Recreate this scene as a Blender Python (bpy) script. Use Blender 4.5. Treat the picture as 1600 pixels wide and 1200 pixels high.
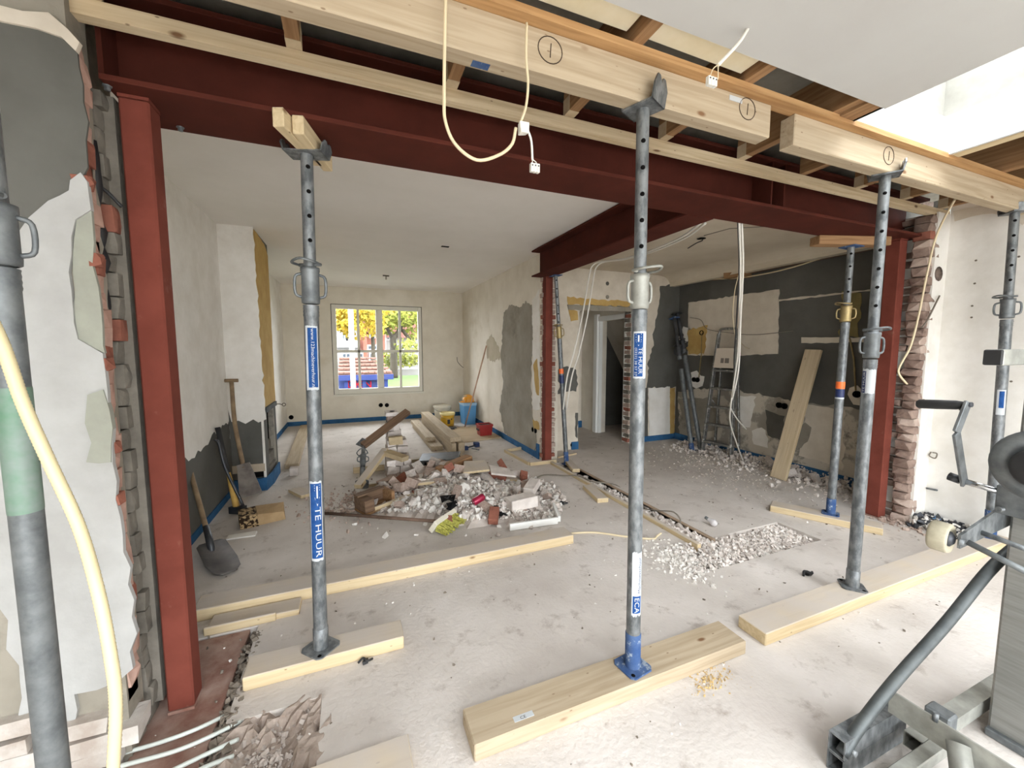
import bpy, bmesh, math, random
from mathutils import Vector, Matrix, Quaternion
random.seed(7)
PI = math.pi
C = bpy.context.scene.collection
sc = bpy.context.scene
for o in list(bpy.data.objects): bpy.data.objects.remove(o)

# ------------------------------------------------------------------ camera, sky, exposure
HC, F = 1.45, 622.76                      # eye height (m), focal length for a 1600 px wide frame
RX = Vector((0.92746802, -0.37390099, -0.00105695))
DN = Vector((-0.03342435, -0.08009353, -0.9962268))
FW = Vector((0.37240554, 0.92400383, -0.08678159))
cam = bpy.data.cameras.new('camera'); cam_o = bpy.data.objects.new('camera', cam); C.objects.link(cam_o)
cam.sensor_width = 36; cam.lens = F * 36 / 1600; cam.clip_start = 0.02; cam.clip_end = 300
m = Matrix.Identity(4)
for i in range(3):
    m[i][0] = RX[i]; m[i][1] = -DN[i]; m[i][2] = -FW[i]
m[2][3] = HC
cam_o.matrix_world = m
sc.camera = cam_o

w = bpy.data.worlds.new('overcast sky'); sc.world = w; w.use_nodes = True
bg = w.node_tree.nodes['Background']
bg.inputs[0].default_value = (0.91, 0.955, 1.0, 1); bg.inputs[1].default_value = 3.2
sc.view_settings.view_transform = 'Standard'; sc.view_settings.look = 'None'
sc.view_settings.gamma = 1; sc.view_settings.use_curve_mapping = False
sc.view_settings.exposure = 2.08
sc.cycles.use_denoising = True
sc.cycles.max_bounces = 10; sc.cycles.diffuse_bounces = 7; sc.cycles.transparent_max_bounces = 16
sc.cycles.sample_clamp_indirect = 6; sc.cycles.caustics_reflective = False; sc.cycles.caustics_refractive = False

# daylight portals in the openings (they only guide sampling of the sky)
def portal(name, loc, rot, sx, sy):
    L = bpy.data.lights.new(name, 'AREA'); L.shape = 'RECTANGLE'; L.size = sx; L.size_y = sy
    L.cycles.is_portal = True
    o = bpy.data.objects.new(name, L); C.objects.link(o); o.location = loc; o.rotation_euler = rot
portal('portal_added_doors', (.95, -4.05, 1.1), (PI/2, 0, 0), 6.2, 2.2)  # unseen rear opening, added to light the extension
portal('portal_added_roof_light', (.4, -1.7, 2.95), (0, 0, 0), 2.0, 2.2)  # belongs to the added roof light out of view
portal('portal_skylight', (2.73, -0.6, 2.95), (0, 0, 0), 0.9, 3.8)
portal('portal_window', (0.53, 8.75, 1.45), (-PI/2, 0, 0), 1.8, 1.7)

# survey: a sight line read off the photograph, met with a real plane of the building
def ray(x, y): return RX * ((x-800)/F) + DN * ((y-600)/F) + FW
def PZ(x, y, z=0.0):
    d = ray(x, y); return d * ((z-HC)/d.z) + Vector((0, 0, HC))
def PY(x, y, Y):
    d = ray(x, y); return d * (Y/d.y) + Vector((0, 0, HC))
def PX(x, y, X):
    d = ray(x, y); return d * (X/d.x) + Vector((0, 0, HC))

# ------------------------------------------------------------------ materials
def lin(c):
    return tuple(((v/255)/12.92 if v/255 <= .04045 else ((v/255+.055)/1.055)**2.4) for v in c) + (1,)
MATS = {}
def mat(name, c1, c2=None, scale=6, rough=.85, metal=0, bump=0, stretch=None, c3=None, detail=5, spot=None, spotscale=3, spotlo=.55, spothi=.7, bscale=None, contrast=(.35, .65)):
    if name in MATS: return MATS[name]
    M = bpy.data.materials.new(name); M.use_nodes = True; nt = M.node_tree; N = nt.nodes; L = nt.links
    b = N['Principled BSDF']; b.inputs['Roughness'].default_value = rough; b.inputs['Metallic'].default_value = metal
    b.inputs['Base Color'].default_value = lin(c1)
    if rough >= .8: b.inputs['Specular IOR Level'].default_value = .12      # porous, dusty surfaces
    tc = N.new('ShaderNodeTexCoord'); src = tc.outputs['Object']
    if stretch:
        mp = N.new('ShaderNodeMapping'); mp.inputs['Scale'].default_value = stretch; L.new(src, mp.inputs['Vector']); src2 = mp.outputs[0]
    else: src2 = src
    nz = None
    if c2:
        nz = N.new('ShaderNodeTexNoise'); nz.inputs['Scale'].default_value = scale; nz.inputs['Detail'].default_value = detail
        nz.inputs['Roughness'].default_value = .62; L.new(src2, nz.inputs['Vector'])
        r = N.new('ShaderNodeValToRGB'); e = r.color_ramp.elements
        e[0].position, e[1].position = contrast; e[0].color = lin(c1); e[1].color = lin(c2)
        if c3: x = e.new(sum(contrast)/2); x.color = lin(c3)
        L.new(nz.outputs['Fac'], r.inputs['Fac']); col = r.outputs['Color']
        if spot:
            n2 = N.new('ShaderNodeTexNoise'); n2.inputs['Scale'].default_value = spotscale; n2.inputs['Detail'].default_value = 7; n2.inputs['Roughness'].default_value = .7
            L.new(src2 if stretch else src, n2.inputs['Vector'])
            r2 = N.new('ShaderNodeValToRGB'); r2.color_ramp.elements[0].position = spotlo; r2.color_ramp.elements[1].position = spothi
            mx = N.new('ShaderNodeMix'); mx.data_type = 'RGBA'
            L.new(n2.outputs['Fac'], r2.inputs['Fac']); L.new(r2.outputs['Color'], mx.inputs[0]); L.new(col, mx.inputs[6]); mx.inputs[7].default_value = lin(spot)
            col = mx.outputs[2]
        L.new(col, b.inputs['Base Color'])
    if bump:
        n3 = N.new('ShaderNodeTexNoise'); n3.inputs['Scale'].default_value = bscale or scale*4; n3.inputs['Detail'].default_value = 6; L.new(src2, n3.inputs['Vector'])
        bp = N.new('ShaderNodeBump'); bp.inputs['Strength'].default_value = bump; bp.inputs['Distance'].default_value = .01
        L.new(n3.outputs['Fac'], bp.inputs['Height']); L.new(bp.outputs[0], b.inputs['Normal'])
    MATS[name] = M; return M
def wood(name, c1, c2, axis, knots=True, rough=.75, dust=None):
    """sawn timber: fine grain stretched along one axis, a few dark knots"""
    key = name + axis
    if key in MATS: return MATS[key]
    M = bpy.data.materials.new(key); M.use_nodes = True; nt = M.node_tree; N = nt.nodes; L = nt.links
    b = N['Principled BSDF']; b.inputs['Roughness'].default_value = rough; b.inputs['Specular IOR Level'].default_value = .2
    tc = N.new('ShaderNodeTexCoord'); mp = N.new('ShaderNodeMapping')
    oi = N.new('ShaderNodeObjectInfo'); va = N.new('ShaderNodeVectorMath'); va.operation = 'ADD'
    sv = N.new('ShaderNodeVectorMath'); sv.operation = 'SCALE'; sv.inputs[0].default_value = (7, 5, 3)
    L.new(oi.outputs['Random'], sv.inputs['Scale']); L.new(tc.outputs['Object'], va.inputs[0]); L.new(sv.outputs[0], va.inputs[1])
    s = {'X': (1.2, 26, 26), 'Y': (26, 1.2, 26), 'Z': (26, 26, 1.2)}[axis]; mp.inputs['Scale'].default_value = s
    L.new(va.outputs[0], mp.inputs['Vector'])
    nz = N.new('ShaderNodeTexNoise'); nz.inputs['Scale'].default_value = 1.6; nz.inputs['Detail'].default_value = 6; nz.inputs['Distortion'].default_value = .8
    L.new(mp.outputs[0], nz.inputs['Vector'])
    r = N.new('ShaderNodeValToRGB'); e = r.color_ramp.elements; e[0].position = .32; e[1].position = .6; e[0].color = lin(c2); e[1].color = lin(c1)
    L.new(nz.outputs['Fac'], r.inputs['Fac']); col = r.outputs['Color']
    if knots:
        vp = N.new('ShaderNodeMapping'); vp.inputs['Scale'].default_value = {'X': (2.6, 6, 6), 'Y': (6, 2.6, 6), 'Z': (6, 6, 2.6)}[axis]
        L.new(va.outputs[0], vp.inputs['Vector'])
        vo = N.new('ShaderNodeTexVoronoi'); vo.inputs['Scale'].default_value = 1.3; L.new(vp.outputs[0], vo.inputs['Vector'])
        r2 = N.new('ShaderNodeValToRGB'); r2.color_ramp.elements[0].position = .045; r2.color_ramp.elements[1].position = .10
        r2.color_ramp.elements[0].color = (1, 1, 1, 1); r2.color_ramp.elements[1].color = (0, 0, 0, 1)
        mx = N.new('ShaderNodeMix'); mx.data_type = 'RGBA'; L.new(vo.outputs['Distance'], r2.inputs['Fac']); L.new(r2.outputs['Color'], mx.inputs[0])
        L.new(col, mx.inputs[6]); mx.inputs[7].default_value = lin((118, 88, 62)); col = mx.outputs[2]
    if knots:      # nail holes and pin knots
        v3 = N.new('ShaderNodeTexVoronoi'); v3.inputs['Scale'].default_value = 4.2; L.new(vp.outputs[0], v3.inputs['Vector'])
        r3 = N.new('ShaderNodeValToRGB'); r3.color_ramp.elements[0].position = .05; r3.color_ramp.elements[1].position = .09
        r3.color_ramp.elements[0].color = (.8, .8, .8, 1); r3.color_ramp.elements[1].color = (0, 0, 0, 1)
        m3 = N.new('ShaderNodeMix'); m3.data_type = 'RGBA'; L.new(v3.outputs['Distance'], r3.inputs['Fac']); L.new(r3.outputs['Color'], m3.inputs[0])
        L.new(col, m3.inputs[6]); m3.inputs[7].default_value = lin((120, 98, 76)); col = m3.outputs[2]
    if dust:       # building dust settled on the upper faces
        ge = N.new('ShaderNodeNewGeometry'); sx = N.new('ShaderNodeSeparateXYZ'); L.new(ge.outputs['Normal'], sx.inputs[0])
        n4 = N.new('ShaderNodeTexNoise'); n4.inputs['Scale'].default_value = 6; n4.inputs['Detail'].default_value = 6; L.new(va.outputs[0], n4.inputs['Vector'])
        r4 = N.new('ShaderNodeMapRange'); r4.inputs[1].default_value = .25; r4.inputs[2].default_value = .6; r4.inputs[3].default_value = .55; r4.inputs[4].default_value = .92
        L.new(n4.outputs['Fac'], r4.inputs[0])
        mu = N.new('ShaderNodeMath'); mu.operation = 'MULTIPLY'; mu.use_clamp = True; L.new(sx.outputs['Z'], mu.inputs[0]); L.new(r4.outputs[0], mu.inputs[1])
        m4 = N.new('ShaderNodeMix'); m4.data_type = 'RGBA'; L.new(mu.outputs[0], m4.inputs[0]); L.new(col, m4.inputs[6]); m4.inputs[7].default_value = lin(dust); col = m4.outputs[2]
    L.new(col, b.inputs['Base Color'])
    bp = N.new('ShaderNodeBump'); bp.inputs['Strength'].default_value = .15; bp.inputs['Distance'].default_value = .004
    L.new(nz.outputs['Fac'], bp.inputs['Height']); L.new(bp.outputs[0], b.inputs['Normal'])
    MATS[key] = M; return M
def pine(a): return wood('pine', (180, 164, 140), (162, 145, 120), a)
def dustpine(a): return wood('dusty_pine', (206, 187, 152), (188, 167, 131), a, dust=(190, 181, 172))
def brownwood(a): return wood('old_brown_wood', (156, 122, 88), (126, 94, 64), a, False)
def darkwood(a): return wood('dark_brown_wood', (122, 98, 78), (94, 73, 57), a, False)
white_plaster = mat('white_plaster', (234, 231, 225), (222, 218, 210), 5, .9, bump=.25, bscale=18)
warm_plaster = mat('warm_plaster', (224, 217, 202), (211, 203, 186), 2.2, .9, bump=.2, bscale=14, spot=(200, 190, 168), spotscale=1.3, spotlo=.58, spothi=.8)
side_plaster = mat('side_plaster', (226, 219, 206), (214, 206, 191), 3, .9, bump=.25, bscale=10, spot=(198, 187, 166), spotscale=1.1, spotlo=.56, spothi=.72)
old_plaster = mat('old_plaster', (216, 207, 192), (200, 190, 174), 4, .9, bump=.3, bscale=16)
green_plaster = mat('pale_green_plaster', (158, 160, 148), (146, 146, 136), 7, .9, bump=.5, bscale=12)
cement = mat('grey_cement', (158, 152, 140), (136, 130, 118), 2.2, .92, bump=.3, bscale=20, spot=(120, 114, 104), spotscale=1.6)
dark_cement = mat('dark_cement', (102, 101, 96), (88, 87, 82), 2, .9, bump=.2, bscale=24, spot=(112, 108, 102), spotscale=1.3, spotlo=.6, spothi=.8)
outer_plaster = mat('grey_white_plaster', (178, 178, 176), (164, 163, 160), 5, .9, bump=.35, bscale=14)
ochre = mat('ochre_plaster', (198, 168, 108), (182, 150, 92), 5, .9, bump=.2)
mixed_plaster = mat('patchy_plaster', (192, 184, 170), (150, 144, 133), 2.3, .92, bump=.3, bscale=18, spot=(122, 118, 110), spotscale=2.1, spotlo=.56, spothi=.62, contrast=(.48, .53))
ceiling_m = mat('painted_ceiling', (238, 234, 228), (232, 228, 221), 1.5, .92)
rceil_m = mat('stained_ceiling', (212, 202, 184), (200, 188, 168), 1.8, .92, bump=.15, bscale=6)
floor_m = mat('dusty_concrete', (214, 207, 201), (193, 185, 178), 1.5, .9, bump=.35, bscale=45, c3=(204, 197, 190), spot=(160, 149, 140), spotscale=7, spotlo=.56, spothi=.74, detail=9)
soil = mat('rough_soil', (128, 114, 104), (88, 76, 70), 14, .95, bump=1, bscale=30)
red_oxide = mat('red_oxide_paint', (82, 39, 30), (70, 33, 25), 4, .85, bump=.05, spot=(104, 62, 50), spotscale=4, spotlo=.66, spothi=.84)
red_column = mat('dusty_red_paint', (118, 62, 51), (102, 52, 42), 4, .85, bump=.08, spot=(146, 106, 94), spotscale=5, spotlo=.60, spothi=.78)
red_dust = mat('dusty_red_steel', (170, 146, 134), (132, 96, 84), 7, .8, bump=.3)
galv = mat('galvanised_steel', (126, 129, 130), (86, 90, 92), 30, .45, .35, stretch=(1, 1, .5), contrast=(.4, .6))
galv2 = mat('dull_galvanised_steel', (120, 124, 125), (90, 94, 96), 18, .5, .35)
aged_galv = mat('aged_galvanised_steel', (164, 164, 156), (134, 134, 127), 12, .5, .3)
brass = mat('yellowed_zinc', (170, 150, 104), (138, 122, 88), 20, .45, .5)
greenpaint = mat('worn_green_paint', (84, 128, 98), (134, 143, 140), 4, .6, .2, contrast=(.4, .62))
bluepaint = mat('worn_blue_paint', (52, 76, 118), (78, 98, 132), 14, .8, spot=(140, 150, 160), spotscale=26, spotlo=.56, spothi=.62)
blue_foil = mat('blue_foil', (58, 104, 146), (44, 84, 122), 8, .8)
black = mat('black_void', (14, 13, 12), rough=.95)
rubber = mat('black_rubber', (30, 30, 31), (44, 44, 45), 12, .6)
white_pvc = mat('white_pvc', (224, 221, 212), rough=.45)
cream_cable = mat('cream_cable', (214, 198, 164), rough=.5)
hose_m = mat('yellow_corrugated_hose', (206, 192, 152), rough=.45)
grey_cable = mat('grey_cable', (120, 112, 100), rough=.6)
pipe_m = mat('pale_pipe', (206, 212, 206), rough=.4)
brick_red = mat('red_brick', (154, 100, 84), (134, 86, 72), 8, .95, bump=.8, bscale=30)
brick_dust = mat('dusty_brick', (184, 166, 154), (162, 142, 130), 7, .95, bump=.9, bscale=26)
brick_grey = mat('mortar_covered_brick', (132, 126, 116), (104, 99, 91), 6, .95, bump=1, bscale=20)
stub_brick = mat('sooty_dusty_brick', (158, 138, 126), (120, 100, 90), 7, .95, bump=.9, bscale=24, spot=(96, 80, 72), spotscale=9, spotlo=.55, spothi=.7)
brick_pink = mat('pink_brick_edge', (194, 162, 148), (176, 144, 130), 7, .95, bump=.8, bscale=22)
mortar = mat('old_mortar', (140, 130, 118), (104, 96, 86), 9, .95, bump=1, bscale=24)
rubble_a = mat('pale_masonry', (226, 218, 211), (204, 195, 188), 9, .95, bump=.8, bscale=24)
rubble_b = mat('grey_masonry', (206, 196, 188), (178, 168, 160), 9, .95, bump=.8, bscale=24)
rubble_c = mat('white_plaster_rubble', (232, 228, 222), (214, 209, 202), 9, .95, bump=.5)
insul = mat('yellowed_insulation', (240, 232, 208), (226, 214, 180), 3, .9, spot=(150, 120, 78), spotscale=2.6, spotlo=.66, spothi=.8)
slabgrey = mat('grey_roof_slab', (150, 146, 136), (120, 116, 106), 4, .9)
plasterboard = mat('plasterboard', (194, 194, 191), (190, 189, 186), 2, .9)
white_paint = mat('white_gloss_paint', (232, 232, 228), rough=.4)
cream_paint = mat('cream_window_paint', (216, 212, 198), rough=.5)
alu = mat('aluminium', (146, 146, 142), (112, 111, 108), 20, .4, .6, spot=(206, 204, 198), spotscale=9, spotlo=.58, spothi=.62)
chrome = mat('chrome', (200, 202, 204), rough=.15, metal=1)
red_pl = mat('red_plastic', (150, 36, 32), rough=.4)
yellow_pl = mat('yellow_plastic', (206, 160, 40), rough=.45)
blue_pl = mat('light_blue_plastic', (88, 150, 200), rough=.45)
orange_pl = mat('orange_yellow_plastic', (222, 152, 44), rough=.4)
white_pl = mat('white_plastic', (222, 216, 198), rough=.4)
sticker_blue = mat('sticker_blue', (30, 66, 120), (42, 80, 136), 40, .8)
sticker_white = mat('sticker_white', (188, 192, 194), rough=.8)
sticker_navy = mat('sticker_navy', (30, 44, 88), rough=.5)
orange_tape = mat('orange_tape', (236, 112, 48), rough=.5)
ink = mat('pencil_ink', (70, 58, 48), rough=.8)
bristle_m = mat('yellow_green_bristles', (196, 192, 92), (120, 116, 44), 60, .7)
handle_wood = mat('worn_handle_wood', (150, 128, 98), (120, 98, 74), 10, .7)
steel_dark = mat('dark_steel', (84, 86, 90), (62, 64, 68), 9, .45, .6)
glass = bpy.data.materials.new('window_glass'); glass.use_nodes = True
g = glass.node_tree; gb = g.nodes['Principled BSDF']; gb.inputs['Roughness'].default_value = 0; gb.inputs['IOR'].default_value = 1.45
tr = g.nodes.new('ShaderNodeBsdfTransparent'); gl = g.nodes.new('ShaderNodeBsdfGlossy'); gl.inputs['Roughness'].default_value = .02
fr = g.nodes.new('ShaderNodeFresnel'); fr.inputs[0].default_value = 1.12; mxs = g.nodes.new('ShaderNodeMixShader')
g.links.new(fr.outputs[0], mxs.inputs[0]); g.links.new(tr.outputs[0], mxs.inputs[1]); g.links.new(gl.outputs[0], mxs.inputs[2])
g.links.new(mxs.outputs[0], g.nodes['Material Output'].inputs[0])

# ------------------------------------------------------------------ mesh builder and objects
class MB:
    def __init__(s): s.v = []; s.f = []; s.sm = []
    def add(s, vs, fs, smooth=False):
        k = len(s.v); s.v += [tuple(v) for v in vs]; s.f += [tuple(i+k for i in f) for f in fs]
        s.sm += (smooth if isinstance(smooth, list) else [smooth]*len(fs)); return s
    def box(s, x0, x1, y0, y1, z0, z1, j=0):
        vs = [Vector((x, y, z)) for z in (z0, z1) for y in (y0, y1) for x in (x0, x1)]
        if j: vs = [v + Vector((random.uniform(-j, j), random.uniform(-j, j), random.uniform(-j, j))) for v in vs]
        return s.add(vs, [(0, 2, 3, 1), (4, 5, 7, 6), (0, 1, 5, 4), (2, 6, 7, 3), (0, 4, 6, 2), (1, 3, 7, 5)])
    def hexa(s, b, t):      # 4 bottom points and 4 top points, counter-clockwise from above
        return s.add(list(b)+list(t), [(3, 2, 1, 0), (4, 5, 6, 7)] + [(i, (i+1) % 4, 4+(i+1) % 4, 4+i) for i in range(4)])
    def prism(s, poly, d, smooth=False):     # poly: 3D points of one face, d: extrusion vector
        n = len(poly); a = [Vector(p) for p in poly]; b = [p + Vector(d) for p in a]
        return s.add(a+b, [tuple(range(n-1, -1, -1)), tuple(range(n, 2*n))] + [(i, (i+1) % n, n+(i+1) % n, n+i) for i in range(n)])
    def tube(s, pts, r, n=12, caps=True):
        pts = [Vector(p) for p in pts]; rr = r if isinstance(r, (list, tuple)) else [r]*len(pts)
        rings = []; up = None
        for i, p in enumerate(pts):
            t = (pts[min(i+1, len(pts)-1)] - pts[max(i-1, 0)])
            if t.length < 1e-9: t = Vector((0, 0, 1))
            t.normalize()
            if up is None:
                up = Vector((0, 0, 1)) if abs(t.z) < .9 else Vector((1, 0, 0))
            a = (up - t*up.dot(t)); 
            if a.length < 1e-6: a = t.orthogonal()
            a.normalize(); up = a; b = t.cross(a)
            rings.append([p + (a*math.cos(2*PI*k/n) + b*math.sin(2*PI*k/n))*rr[i] for k in range(n)])
        vs = [v for R in rings for v in R]; fs = []
        for i in range(len(pts)-1):
            for k in range(n): fs.append((i*n+k, i*n+(k+1) % n, (i+1)*n+(k+1) % n, (i+1)*n+k))
        sm = [n > 4]*len(fs)
        if caps:
            fs += [tuple(range(n-1, -1, -1)), tuple(range((len(pts)-1)*n, len(pts)*n))]; sm += [False, False]
        return s.add(vs, fs, sm)
    def lathe(s, prof, c=(0, 0, 0), n=24, axis=None):   # prof: (r, z) pairs, along +z or the given axis
        c = Vector(c); q = Vector((0, 0, 1)).rotation_difference(Vector(axis)) if axis else Quaternion()
        vs = []
        for r, z in prof: vs += [c + q @ Vector((r*math.cos(2*PI*k/n), r*math.sin(2*PI*k/n), z)) for k in range(n)]
        fs = [(i*n+k, i*n+(k+1) % n, (i+1)*n+(k+1) % n, (i+1)*n+k) for i in range(len(prof)-1) for k in range(n)]
        return s.add(vs, fs, True)
    def ring(s, c, r, tr, axis=(0, 0, 1), n=20, sx=1, sy=1):
        q = Vector((0, 0, 1)).rotation_difference(Vector(axis)); c = Vector(c)
        pts = [c + q @ Vector((sx*r*math.cos(2*PI*k/n), sy*r*math.sin(2*PI*k/n), 0)) for k in range(n+1)]
        return s.tube(pts, tr, 6, False)
    def mesh(s, name, off=Vector(), bevel=0):
        me = bpy.data.meshes.new(name); me.from_pydata([Vector(v)-off for v in s.v], [], s.f)
        me.polygons.foreach_set('use_smooth', s.sm)
        if bevel or True:
            bm = bmesh.new(); bm.from_mesh(me)
            if bevel: bmesh.ops.bevel(bm, geom=bm.edges[:], offset=bevel, segments=1, affect='EDGES', clamp_overlap=True)
            bmesh.ops.recalc_face_normals(bm, faces=bm.faces[:]); bm.to_mesh(me); bm.free()
        me.update(); return me
    def lo(s):
        xs, ys, zs = zip(*s.v); return Vector(((min(xs)+max(xs))/2, (min(ys)+max(ys))/2, min(zs)))
OFF = {}
def thing(name, label, cat, loc, group=None, rot=None):
    o = bpy.data.objects.new(name, None); C.objects.link(o); o.location = loc; o.empty_display_size = .05
    if rot is not None: o.rotation_mode = 'QUATERNION'; o.rotation_quaternion = rot
    o['label'] = label; o['category'] = cat
    if group: o['group'] = group
    OFF[o.name] = Vector(loc) if rot is None else Vector(); return o
def part(name, mb, m, parent, label=None, kind=None, bevel=0, local=False, M=None):
    off = Vector() if (local or M is not None) else OFF[parent.name]
    me = mb.mesh(name, off, bevel) if isinstance(mb, MB) else mb
    me.materials.clear() if not isinstance(mb, MB) else None
    me.materials.append(m)
    o = bpy.data.objects.new(name, me); C.objects.link(o); o.parent = parent
    if M is not None: o.matrix_local = Matrix.Translation(-OFF[parent.name]) @ M
    if label: o['label'] = label
    if kind: o['kind'] = kind
    OFF[o.name] = Vector() if (local or M is not None) else OFF[parent.name]
    return o
def solo(name, mb, m, label, cat, group=None, kind=None, bevel=0, M=None):
    off = Vector() if M is not None else mb.lo()
    me = mb.mesh(name, off, bevel); me.materials.append(m)
    o = bpy.data.objects.new(name, me); C.objects.link(o)
    if M is not None: o.matrix_world = M
    else: o.location = off
    o['label'] = label; o['category'] = cat
    if group: o['group'] = group
    if kind: o['kind'] = kind
    OFF[o.name] = off; return o
def struct(name, mb, m, parent=None, bevel=0):
    me = mb.mesh(name, Vector() if parent is None else OFF[parent.name], bevel); me.materials.append(m)
    o = bpy.data.objects.new(name, me); C.objects.link(o)
    if parent: o.parent = parent; OFF[o.name] = OFF[parent.name]
    else: o['kind'] = 'structure'; OFF[o.name] = Vector()
    return o
def shell(name):
    o = bpy.data.objects.new(name, None); C.objects.link(o); o['kind'] = 'structure'; OFF[o.name] = Vector(); return o
def bar(p0, p1, w, h, up=(0, 0, 1)):
    """matrix and mesh of a sawn length from p0 to p1: local x along it, w across, h along up"""
    p0, p1 = Vector(p0), Vector(p1); x = (p1-p0); L = x.length; x.normalize(); z = Vector(up); z = (z - x*z.dot(x)).normalized(); y = z.cross(x)
    M = Matrix.Identity(4)
    for i in range(3): M[i][0], M[i][1], M[i][2], M[i][3] = x[i], y[i], z[i], p0[i]
    return M, MB().box(0, L, -w/2, w/2, -h/2, h/2)
def cr(pts, k=6):
    pts = [Vector(p) for p in pts]; P = [pts[0]*2-pts[1]] + pts + [pts[-1]*2-pts[-2]]; out = []
    for i in range(1, len(P)-2):
        a, b, c, d = P[i-1:i+3]
        for j in range(k):
            t = j/k; out.append(.5*((2*b) + (c-a)*t + (2*a-5*b+4*c-d)*t*t + (3*b-a-3*c+d)*t**3))
    return out + [pts[-1]]
def jag(pts, amp=.012, step=.05, closed=True):
    out = []; n = len(pts)
    for i in range(n if closed else n-1):
        a, b = Vector(pts[i]), Vector(pts[(i+1) % n]); d = b-a; k = max(1, int(d.length/step))
        nrm = Vector((-d.y, d.x)).normalized() if d.length > 1e-6 else Vector((0, 0))
        for j in range(k):
            q = a + d*(j/k)
            if j: q = q + nrm*random.gauss(0, amp)
            out.append(q)
    return out
def patch(name, parent, ax, val, pts, m, th=.008, amp=.012, step=.05, label=None):
    """a coat on a wall plane (ax 'x' or 'y' = val), standing th proud towards the room (towards -axis)"""
    q = jag([(p.y, p.z) if ax == 'x' else (p.x, p.z) for p in pts], amp, step)
    e = .004
    poly = [Vector((val+e, p.x, p.y)) if ax == 'x' else Vector((p.x, val+e, p.y)) for p in q]
    return part(name, MB().prism(poly, (-th-e, 0, 0) if ax == 'x' else (0, -th-e, 0)), m, parent, label)
def XP(val, *pp): return [PX(x, y, val) for x, y in pp]
def YP(val, *pp): return [PY(x, y, val) for x, y in pp]
def text_geo(s, size):
    cu = bpy.data.curves.new('lettering', 'FONT'); cu.body = s; cu.size = size; cu.resolution_u = 2
    o = bpy.data.objects.new('lettering', cu); C.objects.link(o)
    dg = bpy.context.evaluated_depsgraph_get(); me = o.evaluated_get(dg).to_mesh()
    bm = bmesh.new(); bm.from_mesh(me); bmesh.ops.triangulate(bm, faces=bm.faces[:])
    for _ in range(4):          # fine enough to bend round a tube
        long_ = [e for e in bm.edges if e.calc_length() > size*.22]
        if not long_: break
        bmesh.ops.subdivide_edges(bm, edges=long_, cuts=1); bmesh.ops.triangulate(bm, faces=bm.faces[:])
    bm.verts.index_update(); vs = [v.co.copy() for v in bm.verts]; fs = [tuple(v.index for v in f.verts) for f in bm.faces]; bm.free()
    o.evaluated_get(dg).to_mesh_clear(); bpy.data.objects.remove(o); bpy.data.curves.remove(cu)
    return vs, fs
# ------------------------------------------------------------------ the building shell
def cut_slab(mb, xs0, xs1, ys0, ys1, z0, z1, holes):
    xs = sorted({xs0, xs1, *[h[0] for h in holes], *[h[1] for h in holes]}); ys = sorted({ys0, ys1, *[h[2] for h in holes], *[h[3] for h in holes]})
    for a, b in zip(xs, xs[1:]):
        run = None
        for c, d in zip(ys, ys[1:]):
            mx, my = (a+b)/2, (c+d)/2
            if any(h[0] < mx < h[1] and h[2] < my < h[3] for h in holes):
                if run: mb.box(a, b, run[0], run[1], z0, z1); run = None
            else: run = (run[0], d) if run else (c, d)
        if run: mb.box(a, b, run[0], run[1], z0, z1)
    return mb
def wall_y(mb, x0, x1, y0, y1, z0, z1, holes=()):      # wall slab with openings (x0, x1, z0, z1)
    xs = sorted({x0, x1, *[h[0] for h in holes], *[h[1] for h in holes]}); zs = sorted({z0, z1, *[h[2] for h in holes], *[h[3] for h in holes]})
    for a, b in zip(xs, xs[1:]):
        for c, d in zip(zs, zs[1:]):
            if not any(h[0] < (a+b)/2 < h[1] and h[2] < (c+d)/2 < h[3] for h in holes): mb.box(a, b, y0, y1, c, d)
    return mb
CZ = 2.66            # ceiling of the back room
XL, XR, YB = -1.16, 2.27, 8.5
XW = 4.85            # far wall of the side room
floor = struct('floor', cut_slab(MB(), -2.7, 5.2, -4.1, 8.9, -.2, 0, [(2.33, 2.50, 2.17, 4.42), (2.0, 3.28, 1.83, 2.17), (-.80, -.50, 1.52, 2.34), (-.50, -.16, 1.28, 1.74)]), floor_m)
bed = MB().box(2.30, 2.53, 2.14, 4.45, -.22, -.06).box(1.97, 3.31, 1.80, 2.20, -.22, -.05).box(-.82, -.14, 1.26, 2.36, -.22, -.05)
part('rough_bed', bed, soil, floor)
tv = []; NXT, NYT = 22, 24
for j in range(NYT+1):
    for i in range(NXT+1):
        x, y = -.52+.46*i/NXT, 1.20+.60*j/NYT
        d = max(abs((x+.33)/.17), abs((y-1.50)/.24)) + .22*math.sin(x*37+y*11)*math.cos(y*29) + random.uniform(-.08, .08)
        tv.append((x, y, -.030+random.uniform(-.008, .008) if d < .72 else (.002+random.uniform(-.007, .005) if d < 1.10 else -.03)))
part('broken_concrete', MB().add(tv, [(j*(NXT+1)+i, j*(NXT+1)+i+1, (j+1)*(NXT+1)+i+1, (j+1)*(NXT+1)+i) for j in range(NYT) for i in range(NXT)]), mat('broken_concrete', (186, 172, 161), (152, 137, 126), 12, .95, bump=.8, bscale=40), floor, 'broken edge of the concrete around the pipes')
# garden outside
struct('ground', cut_slab(MB(), -45, 45, -40, 70, -.5, -.25, [(-2.7, 5.2, -4.1, 8.9)]), mat('outdoor_paving', (196, 192, 186), (176, 172, 166), 2, .9))
struct('ground_street', MB().box(-30, 30, 9.3, 70, -.3, -.245), mat('street_asphalt', (98, 97, 95), (84, 83, 81), 2, .9))

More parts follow.
